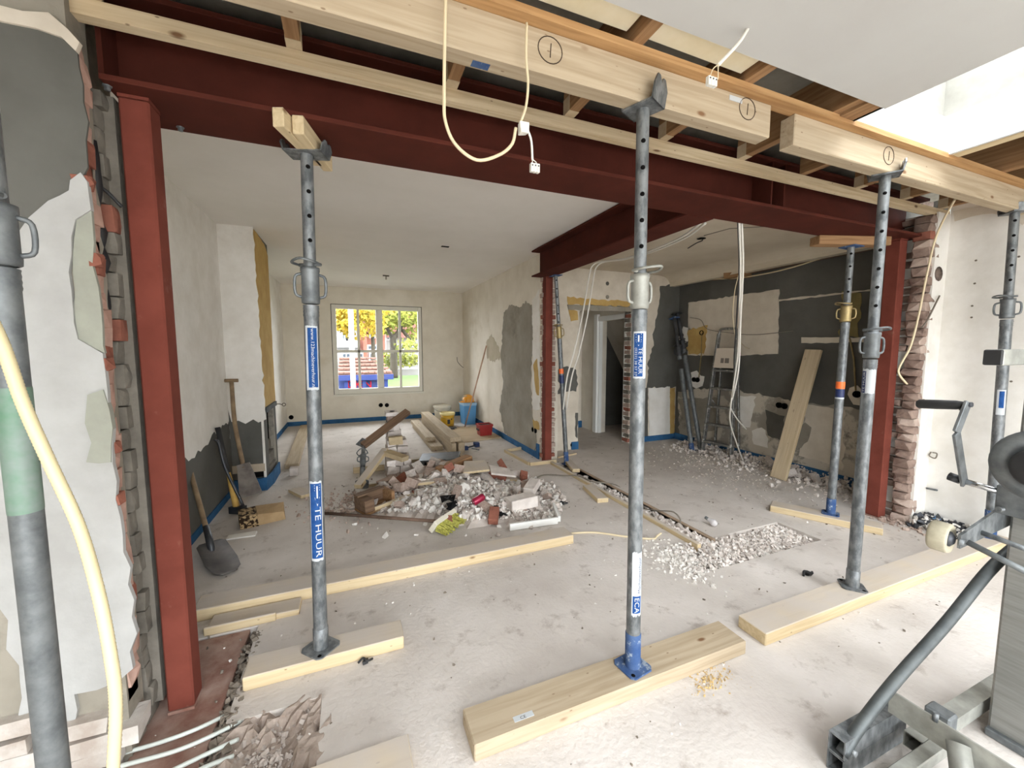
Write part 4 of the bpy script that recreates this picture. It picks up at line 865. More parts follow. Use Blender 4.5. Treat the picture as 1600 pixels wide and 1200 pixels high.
cable('floor_cable', [PZ(762, 735, .02), PZ(775, 738, .03), PZ(790, 748, .02), PZ(830, 749, .01), PZ(850, 742, .008), PZ(880, 743, .02), PZ(905, 744, .04), PZ(925, 752, .03), PZ(962, 758, 0), PZ(985, 778, -.02), PZ(1010, 795, -.01), PZ(1028, 815, -.02)], .008, grey_cable, 'grey cable trailing from the rubble over to the floor channel')
cable('floor_cable', [PZ(1006, 795, .0), PZ(1030, 798, .05), PZ(1052, 800, .08), PZ(1063, 812, .04), PZ(1058, 822, -.02), PZ(1040, 818, -.02), PZ(1022, 806, -.02)], .006, grey_cable, 'grey cable coiled in the floor channel')
pp = [((70, 1212), (125, 1199), (182, 1180), (250, 1160), (305, 1140), (352, 1118)), ((120, 1222), (182, 1199), (272, 1174), (330, 1150), (378, 1126)), ((240, 1218), (304, 1187), (340, 1170), (372, 1155)), ((280, 1220), (320, 1199), (365, 1181))]
for i, q in enumerate(pp):
    T = solo('heating_pipe', MB().tube(cr([PZ(a, b, .012-.02*(j == len(q)-1)) for j, (a, b) in enumerate(q)]), .0075, 10), pipe_m, ['pale pipe in the floor trench, closest to the red column', 'pale pipe in the floor trench, second from the red column', 'pale pipe in the floor trench, third from the red column', 'pale pipe in the floor trench, furthest from the red column'][i], 'pipe', 'pipes by the left column')
# ------------------------------------------------------------------ back room: timber stack, tools, buckets
for lab, a in (('plank lying flat on top of the two upright boards of the lumber stack', (1.215, 1.372, 5.27, 7.72, .186, .25)), ('upright board under the top plank, left of the pair', (1.222, 1.284, 5.20, 7.70, .0, .185)), ('upright board under the top plank, right of the pair', (1.308, 1.368, 5.18, 7.70, 0, .185)),
               ('upper flat plank of the low pair beside the lumber stack', (1.0, 1.145, 5.95, 7.55, .066, .13)), ('lower flat plank of the low pair beside the lumber stack', (1.02, 1.19, 5.62, 7.5, 0, .065)), ('yellowish board end right of the lumber stack', (1.385, 1.44, 5.35, 7.4, 0, .15))):
    timber('lumber_plank', lab, *a, pine('Y'), group='lumber stack')
timber('lumber_plank', 'dusty bearer lying crosswise behind the rubble and dolly', .62, 1.30, 5.02, 5.12, 0, .07, dustpine('X'), group='bearers')
timber('lumber_plank', 'dusty bearer lying left of the brick pier', -.02, .33, 4.92, 5.05, 0, .075, dustpine('X'), group='bearers')
timber('lumber_plank', 'thin dusty batten on the floor near the pier foot', .08, .34, 4.36, 4.40, 0, .035, dustpine('X'), group='bearers')
M, mb = bar((-.715, 5.42, .03), (-.83, 8.2, .03), .15, .06); solo('lumber_plank', mb, pine('X'), 'lone pale plank lying beyond the chimney breast towards the back wall', 'plank', bevel=.003, M=M)
q = PZ(460, 742); solo('concrete_block', MB().box(q.x-.045, q.x+.045, q.y-.04, q.y+.05, 0, .09), rubble_b, 'small grey cube on the floor before the lone plank', 'block', bevel=.004)
q = PZ(473, 774); M, mb = bar((q.x-.09, q.y+.16, .02), (q.x+.05, q.y-.08, .02), .12, .03); solo('wood_offcut', mb, dustpine('X'), 'short flat offcut on the floor left of the rubble', 'offcut', M=M)
# brick pier
PI_ = thing('brick_pier', 'stepped stump of a broken masonry pier standing in the rubble', 'pier', (.46, 4.7, 0))
def course(x0, x1, y0, y1, z0, z1, nb, m, j=.012):
    w_ = (x1-x0)/nb
    for i in range(nb): part('brick', MB().box(x0+i*w_+.005, x0+(i+1)*w_-.005, y0+random.uniform(-.012, .012), y1, z0, z1-.008, j), random.choice(m), PI_)
rm = [rubble_a, rubble_b, brick_dust]
part('core', MB().box(.35, .58, 4.52, 5.1, 0, .22).box(.37, .56, 4.76, 5.1, .2, .38).box(.375, .50, 4.92, 5.12, .36, .60), mortar, PI_)
for k in range(3): course(.325, .60, 4.49, 4.75, .0+.08*k, .08+.08*k, 2 if k % 2 else 3, rm)
for k in range(2): course(.35, .585, 4.75, 4.95, .24+.08*k, .32+.08*k, 2, rm)
for k in range(3): course(.365, .545-.02*k, 4.90, 5.10, .40+.085*k, .485+.085*k, 2 if k % 2 else 1, rm)
part('pier_top', MB().box(.362, .50, 4.90, 5.12, .655, .70, .006), rubble_a, PI_, 'pale flat capping of the pier')
part('pier_top_hole', MB().lathe([(0, 0), (.03, 0), (.03, .002), (0, .002)], (.44, 4.98, .703), 10), black, PI_)
part('brick', MB().box(.37, .52, 4.70, 4.78, .345, .44, .008), mat('tan_brick', (196, 178, 144), (176, 158, 128), 6, .9, bump=.5), PI_, 'tan brick lying on the pier')
M, mb = bar((.34, 4.66, .28), (.52, 4.44, .245), .10, .05); part('brick', mb, mat('tan_brick', (1, 1, 1)), PI_, 'tan slab sliding off the pier front', M=M)
M, mb = bar((.09, 4.66, .385), (.62, 4.92, .70), .085, .045, (0, -.5, .8)); solo('old_board', mb, darkwood('X'), 'dark brown board lying slantwise over the brick pier', 'board', bevel=.003, M=M)
M, mb = bar((.02, 4.12, .10), (.33, 4.72, .30), .075, .05); solo('old_board', mb, dustpine('X'), 'pale board leaning from the floor on the brick pier', 'board', bevel=.003, M=M)
# dolly
DO = thing('furniture_dolly', 'flat grey transport dolly with small casters behind the rubble', 'dolly', (1.0, 4.88, 0))
M4 = MB().hexa([(.70, 4.72, .112), (1.17, 4.66, .112), (1.27, 4.98, .112), (.80, 5.04, .112)], [(.70, 4.72, .13), (1.17, 4.66, .13), (1.27, 4.98, .13), (.80, 5.04, .13)])
part('deck', M4, steel_dark, DO, bevel=.003)
part('deck_edge', MB().tube([(.70, 4.715, .12), (1.17, 4.655, .12)], .012, 8).tube([(1.17, 4.655, .12), (1.275, 4.98, .12)], .012, 8), galv, DO)
for x, y in ((1.15, 4.70), (1.235, 4.93), (.76, 4.76), (.84, 4.99)):
    part('caster', MB().lathe([(.012, -.014), (.04, -.014), (.046, -.008), (.046, .008), (.04, .014), (.012, .014)], (x, y, .047), 16, (.3, -1, 0)), rubber, DO)
    part('caster_fork', MB().box(x-.015, x+.015, y-.02, y-.015, .04, .112).box(x-.015, x+.015, y+.015, y+.02, .04, .112), galv, DO)
# plywood and what lies on it
PW = solo('plywood_sheet', MB().hexa([(1.58, 5.94, 0), (2.24, 6.03, 0), (2.24, 7.1, 0), (1.62, 7.1, 0)], [(1.58, 5.94, .018), (2.24, 6.03, .018), (2.24, 7.1, .018), (1.62, 7.1, .018)]), wood('plywood', (196, 178, 150), (178, 158, 130), 'X', False), 'plywood sheet lying on the floor under the red crate', 'sheet')
def crate(x0, x1, y0, y1, z0, z1, t, rim, m, lab, cat, name, rm_=None, extra=None):
    T = thing(name, lab, cat, ((x0+x1)/2, (y0+y1)/2, z0))
    k = .86; cx, cy = (x0+x1)/2, (y0+y1)/2
    def rect(s, z, i=0): return [(cx+(x-cx)*s+i*(1 if x < cx else -1), cy+(y-cy)*s+i*(1 if y < cy else -1), z) for x, y in ((x0, y0), (x1, y0), (x1, y1), (x0, y1))]
    o0, o1, i1, i0 = rect(k, z0), rect(1, z1), rect(1, z1, t), rect(k, z0+t, t)
    vs = o0+o1+i1+i0; fs = [(3, 2, 1, 0)]
    for a in (0, 4, 8): fs += [(a+i, a+(i+1) % 4, a+4+(i+1) % 4, a+4+i) for i in range(4)]
    fs.append((12, 13, 14, 15))
    part('tub', MB().add(vs, fs), m, T)
    r = MB()
    a, b = rect(1.05, z1-rim), rect(1.05, z1+.002); c = rect(1, z1+.002, t); d = rect(1.0, z1-rim)
    r.add(d+a+b+c, [(p+i, p+(i+1) % 4, p+4+(i+1) % 4, p+4+i) for p in (0, 4, 8) for i in range(4)])
    part('rim', r, rm_ or m, T); return T
cr_ = crate(1.93, 2.16, 6.22, 6.42, .018, .20, .008, .03, red_pl, 'red plastic crate on the plywood sheet', 'crate', 'plastic_crate')
part('handle_bar', MB().box(1.92, 1.935, 6.26, 6.38, .10, .13), rubber, cr_)
part('tool_tray', MB().box(1.95, 2.14, 6.24, 6.40, .165, .18, .004), steel_dark, cr_, 'dark tray filling the crate top')
bb = crate(1.97, 2.22, 7.35, 7.70, .0, .42, .01, .05, blue_pl, 'light blue plastic tub standing in the corner by the right wall', 'tub', 'plastic_tub', mat('pale_blue_plastic', (150, 186, 214), rough=.45))
part('tub_lid', MB().box(1.98, 2.21, 7.36, 7.69, .40, .418), blue_pl, bb)
HL = thing('hard_hat', 'orange-yellow hard hat resting on the blue tub', 'helmet', (2.10, 7.52, .423))
part('helmet_shell', MB().lathe([(.115, 0), (.118, .03), (.11, .08), (.08, .12), (.04, .14), (0, .145)], (2.10, 7.52, .425), 20), orange_pl, HL)
part('helmet_brim', MB().prism([(2.10+.13*math.cos(a)-(.05 if math.cos(a) < -.5 else 0), 7.52+.12*math.sin(a), .424) for a in [k*PI/10 for k in range(20)]], (0, 0, .008)), orange_pl, HL)
part('helmet_strap', MB().tube(cr([(2.0, 7.42, .45), (1.95, 7.40, .50), (1.98, 7.42, .54), (2.05, 7.43, .55)]), .012, 8), dustpine('X'), HL, 'pale strap hanging out at the front')
def bucket(x, y, r, h, m, lm, lab, z0=0):
    T = thing('paint_bucket', lab, 'bucket', (x, y, z0))
    part('pail', MB().lathe([(0, 0), (r*.88, 0), (r, h), (r*.95, h), (r*.84, .01), (0, .01)], (x, y, z0), 24), m, T)
    part('lid', MB().lathe([(r*1.06, h-.03), (r*1.07, h+.008), (r*.98, h+.012), (r*.95, h), (0, h)], (x, y, z0), 24), lm, T)
    part('bail', MB().tube([(x+r*1.03*math.cos(a), y+r*1.03*math.sin(a), z0+h-.04-.06*math.sin(a-PI)) for a in [PI+k*PI/10 for k in range(11)]], .003, 6), galv, T); return T
bucket(1.70, 8.05, .17, .30, white_pl, white_pl, 'large white paint bucket by the back wall behind the yellow one')
yb_ = bucket(1.66, 7.40, .135, .25, yellow_pl, mat('cream_lid', (222, 204, 140), rough=.5), 'smaller yellow bucket with cream lid in front of the white bucket')
part('bucket_label', MB().box(1.63, 1.68, 7.266, 7.272, .06, .14), rubber, yb_, 'dark square print on the front')
part('bucket_label', MB().box(1.70, 1.72, 7.275, 7.280, .13, .16), rubber, yb_)
solo('fallen_tool', MB().box(1.56, 1.74, 7.02, 7.12, 0.0, .03, .01).box(1.60, 1.68, 6.94, 7.04, 0.0, .05, .01), steel_dark, 'dark flat tool on the floor by the yellow bucket', 'tool')
CL = thing('clamp', 'blue-grey clamp tool lying by the end of the lumber stack', 'clamp', (1.60, 5.60, 0))
part('clamp_bar', MB().tube([(1.48, 5.52, .02), (1.74, 5.64, .03)], .012, 8), steel_dark, CL)
part('clamp_jaw', MB().box(1.46, 1.53, 5.48, 5.56, 0, .05, .006).box(1.66, 1.74, 5.60, 5.68, 0, .06, .006), mat('dark_blue_paint', (52, 64, 96)), CL)
part('clamp_screw', MB().tube([(1.58, 5.48, .02), (1.66, 5.38, .015)], .008, 8), galv, CL)
p0, p1 = Vector((1.93, 7.15, .0)), Vector((2.245, 6.80, 1.50))
solo('broom_stick', MB().tube([p0, p1], .013, 10).lathe([(.013, 0), (.015, .01), (0, .018)], p1, 10, p1-p0), mat('pink_wood_handle', (190, 158, 136), (170, 138, 116), 9), 'bare wooden stick leaning on the right wall before the blue tub', 'stick')
# tools by the chimney breast
SH = thing('shovel', 'worn shovel with dark square blade flat on the floor by the left wall', 'shovel', (-.9, 3.2, 0))
h0, h1 = Vector((-1.13, 3.62, .42)), Vector((-.975, 3.33, .10))
part('handle', MB().tube(cr([h0+(h0-h1)*.55, h0, h1]), [.017]*13, 10), handle_wood, SH)
part('socket', MB().tube([h1+(h0-h1)*.25, h1, h1+Vector((.03, -.07, -.06))], [.019, .023, .02], 10), steel_dark, SH)
ax = (Vector((-.775, 2.955, 0)) - Vector((-.985, 3.36, 0))).normalized(); sd = Vector((-ax.y, ax.x, 0)); b0 = Vector((-.985, 3.36, 0))
outl = [(-.06, .0), (-.085, .05), (-.09, .30), (-.075, .42), (-.035, .455), (.035, .455), (.075, .42), (.09, .30), (.085, .05), (.06, .0)]
blv = []; blf = []
nn = len(outl)
def bz(u, v): return .012 + .05*max(0, 1-v/.3)*(1) + .035*(abs(u)/.105)**2
for dz in (0, .004): blv += [b0+sd*u+ax*v+Vector((0, 0, bz(u, v)+dz)) for u, v in outl]
for dz in (0, .004): blv += [b0+ax*.02+Vector((0, 0, bz(0, 0)+dz)), b0+ax*.22+Vector((0, 0, bz(0, .22)+dz)), b0+ax*.40+Vector((0, 0, bz(0, .4)+dz))]
c_lo, c_hi = 2*nn, 2*nn+3
def fan(base, c, fl):
    a, b, d = c, c+1, c+2
    tri = [(0, 1, a), (1, 2, a), (2, b, a), (2, 3, b), (3, d, b), (3, 4, d), (4, 5, d), (5, 6, d), (6, b, d), (6, 7, b), (7, 8, a), (7, a, b), (8, 9, a), (9, 0, a)]
    return [tuple((base+i if i < nn else i) for i in t) for t in tri]
blf += [tuple(reversed(t)) for t in fan(0, c_lo, 0)] + fan(nn, c_hi, 1) + [(i, (i+1) % nn, nn+(i+1) % nn, nn+i) for i in range(nn)]
part('blade', MB().add(blv, blf, True), mat('dusty_blade', (124, 119, 116), (98, 95, 94), 6, .7, .15), SH)
LS = thing('digging_spade', 'long-handled old spade leaning in the corner left of the chimney breast', 'spade', (-.93, 4.18, 0))
a_, b_ = Vector((-1.085, 4.60, 1.14)), Vector((-.955, 4.27, .36))
part('handle', MB().tube(cr([a_, (a_+b_)/2+Vector((-.02, .0, 0)), b_]), .019, 10).tube([a_+Vector((-.055, 0, .01)), a_+Vector((.055, 0, .01))], .017, 8), handle_wood, LS)
M, mb = bar(b_+Vector((.0, 0, .04)), (-.87, 4.16, .02), .14, .012, (0, -1, .3)); 
sp_ = MB().hexa([(0, -.05, -.006), (.30, -.09, -.006), (.30, .09, -.006), (0, .05, -.006)], [(0, -.05, .006), (.30, -.09, .006), (.30, .09, .006), (0, .05, .006)])
part('blade', sp_, mat('rusty_blade', (92, 84, 78), (128, 120, 112), 9, .7, .2), LS, M=M)
AX = thing('pickaxe', 'hammer with yellow and black handle leaning beside the old spade', 'hammer', (-1.0, 4.10, 0))
a_, b_ = PX(340, 668, -1.13), Vector((-.985, 4.10, .03)); mid = a_+(b_-a_)*.55
part('grip', MB().tube([a_, mid], [.022, .017], 10), rubber, AX)
part('shaft', MB().tube([mid, mid+(b_-mid)*.5, b_], [.017, .024, .027], 10), mat('yellow_shaft', (206, 168, 96), (186, 148, 80), 12), AX)
M, mb = bar(b_+Vector((-.05, .03, .0)), b_+Vector((.06, -.03, 0.0)), .06, .06); part('head', MB().box(0, .13, -.03, .03, -.03, .03, .004), steel_dark, AX, M=M)
CRW = solo('crowbar', MB().tube(cr([PX(336, 687, -1.12), PX(342, 694, -1.10), Vector((-1.06, 4.14, .40)), Vector((-.93, 4.10, .04))]), .012, 8), steel_dark, 'dark curved crowbar between the spade and the hammer', 'crowbar')
TB = thing('broken_block', 'tan block with a dark pitted end lying below the leaning tools', 'block', (-.76, 3.88, 0))
M, mb = bar((-.90, 3.80, .05), (-.60, 3.88, .05), .22, .10)
part('smooth_end', MB().hexa([(.12, -.10, -.05), (.32, -.09, -.05), (.32, .09, -.05), (.12, .10, -.05)], [(.12, -.10, .045), (.31, -.085, .02), (.33, .07, .05), (.12, .10, .055)]), mat('tan_card', (178, 152, 116), (158, 132, 98), 7), TB, M=M)
pit = MB(); pit.box(0, .12, -.11, .11, -.05, .05, .006)
part('pitted_end', pit, mat('pitted_tan', (176, 150, 112), (50, 38, 28), 34, .95, bump=.8, contrast=(.46, .52)), TB, M=M)
solo('paper_scrap', MB().box(-.93, -.74, 3.52, 3.60, 0, .012, .004), white_plaster, 'white plaster scrap on the floor before the tan block', 'scrap')
# broom
BR = thing('broom', 'broom with yellow-green bristles lying before the rubble heap', 'broom', (.62, 3.03, 0))
h0, h1 = Vector((-.28, 3.765, .02)), Vector((.585, 3.10, .075))
part('handle', MB().tube([h0, h1], .014, 10), mat('brown_handle', (112, 92, 80), (92, 74, 62), 10), BR)
M, mb = bar((.545, 3.02, .06), (.765, 3.235, .06), .05, .11, (.4, -.4, .8))
part('broom_block', MB().box(0, .29, -.02, .02, -.045, .055), white_pl, BR, M=M, bevel=.004)
bv = []; bf = []
A, B = Vector((.545, 3.02, .06)), Vector((.765, 3.235, .06)); dr = (B-A).normalized(); outv = Vector((dr.y, -dr.x, 0)).normalized()
for i in range(24):
    for j in range(4):
        c = A + dr*(.01+.27*i/23+random.uniform(-.003, .003)) + outv*.022 + Vector((0, 0, -.025+.018*j))
        tip = c + outv*(.105+random.uniform(-.025, .015)) + dr*random.uniform(-.02, .02) + Vector((0, 0, -.02-.006*j+random.uniform(-.01, .01)))
        tip.z = max(tip.z, .004); s_ = dr*.0042; k = len(bv)
        bv += [c-s_, c+s_, c+Vector((0, 0, .009)), tip-s_*1.1, tip+s_*1.1, tip+Vector((0, 0, .009))]
        bf += [(k, k+1, k+4, k+3), (k+1, k+2, k+5, k+4), (k+2, k, k+3, k+5), (k+3, k+4, k+5)]
part('bristles', MB().add(bv, bf), bristle_m, BR, 'yellow-green bristles', kind='stuff')
# broken timber box
BX = thing('broken_box', 'broken brown wooden box lying open at the left of the rubble', 'box', (.12, 3.62, 0))
M, _ = bar((.03, 3.66, .01), (.36, 3.82, .03), .1, .1)
part('bottom_board', MB().box(0, .46, -.10, .10, 0, .02), brownwood('X'), BX, M=M)
part('end_block', MB().box(0, .09, -.10, .10, .02, .13), darkwood('X'), BX, M=M, bevel=.004)
part('back_board', MB().box(.09, .30, .08, .10, .02, .14), darkwood('X'), BX, M=M)
part('cross_board', MB().box(.27, .30, -.08, .08, .02, .13), brownwood('X'), BX, M=M)
part('top_board', MB().box(.0, .26, .02, .10, .135, .15), darkwood('X'), BX, M=M)
part('side_lath', MB().box(.09, .60, -.10, -.08, .0, .05), dustpine('X'), BX, M=M)
# step ladder
LD = thing('step_ladder', 'paint-splashed aluminium step ladder standing against the dark wall', 'ladder', (4.66, 4.0, 0))
fb, ft = (Vector((4.60, 4.15, 0)), Vector((4.68, 3.72, 0))), (Vector((4.56, 3.86, 1.62)), Vector((4.62, 3.62, 1.62)))
fb, ft = (Vector((4.58, 4.14, 0)), Vector((4.64, 3.73, 0))), (Vector((4.70, 4.05, 1.66)), Vector((4.74, 3.80, 1.66)))
def rail(a, b, w_=.028, d_=.055): return bar(a, b, d_, w_, (0, 1, 0))
for i in (0, 1):
    M, mb = rail(fb[i], ft[i]); part('front_rail', mb, alu, LD, M=M, bevel=.003)
    M, mb = rail((4.80, fb[i].y-.01+.02*i, 0), (4.775, ft[i].y, 1.36), .022, .035); part('rear_rail', mb, alu, LD, M=M, bevel=.003)
    part('rubber_foot', MB().box(fb[i].x-.035, fb[i].x+.035, fb[i].y-.02, fb[i].y+.02, 0, .03), rubber, LD)
part('top_hoop', MB().tube(cr([ft[0]-Vector((0, 0, .05)), ft[0]+Vector((0, -.01, .03)), ft[0]+Vector((.0, -.05, .06)), ft[1]+Vector((0, .05, .06)), ft[1]+Vector((0, .01, .03)), ft[1]-Vector((0, 0, .05))]), .017, 8), alu, LD)
for k in range(5):
    t = (.17 + .25*k)/1.66; a = fb[0].lerp(ft[0], t); b = fb[1].lerp(ft[1], t)
    wd = .05 if k < 4 else .12
    part('step', MB().hexa([a+Vector((-.03, -.01, -.028)), b+Vector((-.03, .01, -.028)), b+Vector((.07, .01, -.028)), a+Vector((.07, -.01, -.028))], [a+Vector((-.03, -.01, 0)), b+Vector((-.03, .01, 0)), b+Vector((.07, .01, 0)), a+Vector((.07, -.01, 0))]), alu, LD, bevel=.003)
a = fb[0].lerp(ft[0], .72); b = fb[1].lerp(ft[1], .72); a2, b2 = fb[0].lerp(ft[0], .88), fb[1].lerp(ft[1], .88)
pf = [a+Vector((-.03, -.01, 0)), b+Vector((-.03, .01, 0)), b2+Vector((-.03, .02, 0)), a2+Vector((-.03, -.02, 0))]
part('folded_platform', MB().prism(pf, (.02, 0, 0)), mat('cream_platform', (196, 184, 168)), LD, 'cream platform flap')
for k, (t0, t1, u0, u1) in enumerate(((.76, .80, .35, .5), (.76, .80, .55, .75))):
    P_ = lambda t, u: (fb[0].lerp(ft[0], t)).lerp(fb[1].lerp(ft[1], t), u) + Vector((-.0305, 0, 0))
    part('platform_slot', MB().prism([P_(t0, u0), P_(t0, u1), P_(t1, u1), P_(t1, u0)], (-.002, 0, 0)), mat('grey_print', (120, 112, 104)), LD)
part('spread_strap', MB().tube([(4.66, 4.09, .75), (4.79, 4.10, .62)], .008, 6).tube([(4.69, 3.76, .75), (4.785, 3.76, .62)], .008, 6), alu, LD)

# ------------------------------------------------------------------ rubble
def chunk_mesh(kind, seed):
    r = random.Random(seed); bm = bmesh.new()
    sx, sy, sz = {'lump': (1, .8, .62), 'slab': (1, .72, .26), 'brick': (1, .5, .36)}[kind]
    if kind == 'brick':
        for x in (-.5, .5):
            for y in (-.5, .5):
                for z in (-.5, .5):
                    bm.verts.new(((x+r.uniform(-.07, .07))*sx, (y+r.uniform(-.06, .06))*sy, (z+r.uniform(-.06, .06))*sz))
        for _ in range(3): bm.verts.new((r.uniform(-.55, .55)*sx, r.uniform(-.5, .5)*sy, r.choice((-.52, .52))*sz))
    else:
        for _ in range(14):
            v = Vector((r.gauss(0, 1), r.gauss(0, 1), r.gauss(0, 1))).normalized()*r.uniform(.42, .58); bm.verts.new((v.x*sx, v.y*sy, v.z*sz))
    bmesh.ops.convex_hull(bm, input=bm.verts[:])
    for v in [v for v in bm.verts if not v.link_faces]: bm.verts.remove(v)
    bmesh.ops.recalc_face_normals(bm, faces=bm.faces[:])
    me = bpy.data.meshes.new('chunk_'+kind); bm.to_mesh(me); bm.free(); return me
VAR = {}
for kind, n in (('lump', 7), ('slab', 6), ('brick', 5)):
    for mt in (rubble_a, rubble_b, rubble_c, brick_dust, brick_red):
        VAR[kind, mt.name] = []
        for s in range(n):
            me = chunk_mesh(kind, s*7+len(kind)); me.materials.append(mt); VAR[kind, mt.name].append(me)
def outside(x, y):
    """in front of the broom handle or of the line of the white trim"""
    return y < (3.70-.786*(x-.05) if x < .75 else 3.10-.25*(x-.75))
def heap_z(x, y):
    """height of the rubble heap"""
    d = math.hypot((x-.95)/.80, (y-3.62)/.72); d2 = math.hypot((x-.92)/.5, (y-4.15)/.45)
    if outside(x, y): return 0
    return max(0, .17*(1-d)) + max(0, .12*(1-d2))
GROUPS = {
 'lump': ('masonry_chunk', 'chunk', 'rough lumps of masonry in the heap', 'rough lump of grey masonry in the rubble heap before the pier'),
 'slab': ('plaster_slab', 'fragment', 'flat plaster fragments in the heap', 'flat pale plaster fragment in the rubble heap before the pier'),
 'brick': ('brick_fragment', 'brick', 'broken bricks in the heap', 'dusty broken brick in the rubble heap before the pier')}
TONE = {'pale_masonry': 'pale', 'grey_masonry': 'greyish', 'white_plaster_rubble': 'white', 'dusty_brick': 'dusty pinkish', 'red_brick': 'red'}
NOUN = {'lump': 'lump of masonry', 'slab': 'flat plaster fragment', 'brick': 'broken brick'}
def say(kind, mt, x, y, place):
    if place == 'heap': where = 'at the back of the rubble heap by the pier' if y > 3.9 else ('in the right half of the rubble heap' if x > 1.0 else 'in the middle of the rubble heap behind the broom')
    elif place == 'pit': where = 'in the gravel pit, ' + ('channel end' if x < 2.5 else 'end towards the right column')
    elif place == 'channel': where = 'in the long floor channel'
    else: where = 'by the foot of the ladder' if y > 3.5 else ('by the foot of the leaning board' if y > 2.75 else 'along the wall foot behind the taped prop')
    return TONE[mt.name] + ' ' + NOUN[kind] + ' ' + where
def place_chunk(kind, mt, x, y, z, s, info, tilt=.5, sc3=None):
    me = random.choice(VAR[kind, mt.name]); nm, cat, grp, lab = info
    o = bpy.data.objects.new(nm, me); C.objects.link(o)
    o.rotation_euler = (random.gauss(0, tilt), random.gauss(0, tilt), random.uniform(0, 2*PI)); o.scale = sc3 or (s, s, s)
    zmin = min((o.rotation_euler.to_matrix() @ Vector((v.co.x*o.scale[0], v.co.y*o.scale[1], v.co.z*o.scale[2]))).z for v in me.vertices)
    o.location = (x, y, z - zmin)
    o['label'] = lab; o['category'] = cat; o['group'] = grp; return o
def in_heap(x, y): return math.hypot((x-.93)/.86, (y-3.66)/.80) < 1 or (math.hypot((x-.75)/.6, (y-4.15)/.5) < 1 and not (x < .66 and y > 4.3))
n = 0
while n < 150:
    x, y = random.uniform(.0, 1.85), random.uniform(2.85, 4.62)
    if not in_heap(x, y) or outside(x, y-.04): continue
    z = heap_z(x, y); far = y > 3.9
    kind = random.choices(('lump', 'slab', 'brick'), (6, 4, 3) if not far else (5, 1, 4))[0]
    if kind == 'slab': mt = random.choices((rubble_c, rubble_a), (3, 2))[0]
    elif kind == 'brick': mt = random.choices((brick_dust, brick_red, rubble_b), (6, 1, 3))[0]
    else: mt = random.choices((rubble_a, rubble_b, brick_dust), (5, 4, 2))[0]
    s = random.uniform(.07, .15) if not far else random.uniform(.12, .24)
    place_chunk(kind, mt, x, y, max(0, z-.03), s, GROUPS[kind][:3] + (say(kind, mt, x, y, 'heap'),)); n += 1
def gravel(name, label, n, fn, smin, smax, m, cat='rubble'):
    """uncountable crumbs as one mesh"""
    vs = []; fs = []
    base = [Vector(v) for v in ((-.5, -.4, -.3), (.5, -.45, -.25), (.45, .5, -.3), (-.4, .45, -.25), (-.3, -.3, .35), (.35, -.25, .3), (.3, .3, .4), (-.35, .35, .3))]
    fb_ = [(3, 2, 1, 0), (4, 5, 6, 7), (0, 1, 5, 4), (1, 2, 6, 5), (2, 3, 7, 6), (3, 0, 4, 7)]
    for _ in range(n):
        p = fn()
        if p is None: continue
        s = smin + (smax-smin)*random.random()**2.2; R_ = Quaternion((random.gauss(0, 1), random.gauss(0, 1), random.gauss(0, 1), random.gauss(0, 1))).normalized()
        k = len(vs); fl = random.uniform(.4, 1)
        vs += [R_ @ Vector((b.x*s*random.uniform(.7, 1.3), b.y*s*random.uniform(.6, 1.1), b.z*s*fl)) + Vector(p) + Vector((0, 0, s*.25)) for b in base]
        fs += [tuple(i+k for i in f) for f in fb_]
    return solo(name, MB().add(vs, fs), m, label, cat, kind='stuff')
def heap_pt(sp=1.0):
    def f():
        for _ in range(30):
            a, r_ = random.uniform(0, 2*PI), math.sqrt(random.random())*1.12*sp
            x, y = .93+.88*r_*math.cos(a), 3.64+.80*r_*math.sin(a)
            if outside(x, y-.03) and random.random() < .985: continue
            if .3 < x < .62 and y > 4.46: continue
            return (x, y, heap_z(x, y)*random.uniform(.8, 1.05))
    return f
hp = MB(); NX, NY = 26, 24; hv = []
for j in range(NY+1):
    for i in range(NX+1):
        x, y = -.05+2.0*i/NX, 2.75+1.95*j/NY; h = heap_z(x, y); hv.append((x, y, (h*.86+random.uniform(-.012, .012) if h > .004 else -.02)))
hp.add(hv, [(j*(NX+1)+i, j*(NX+1)+i+1, (j+1)*(NX+1)+i+1, (j+1)*(NX+1)+i) for j in range(NY) for i in range(NX)])
hp2 = solo('rubble_base', hp, rubble_b, 'dusty body of the rubble heap under the loose pieces', 'rubble', kind='stuff')
gravel('rubble_crumbs', 'white plaster crumbs strewn over the rubble heap', 2600, heap_pt(), .012, .055, rubble_c)
gravel('rubble_crumbs', 'brown-grey crumbs strewn over the rubble heap', 1800, heap_pt(1.05), .012, .06, rubble_b)
gravel('rubble_crumbs', 'grey rubble trailing left of the heap towards the chimney', 420, lambda: (random.gauss(.0, .25), random.gauss(3.95, .22), 0), .008, .04, brick_dust)
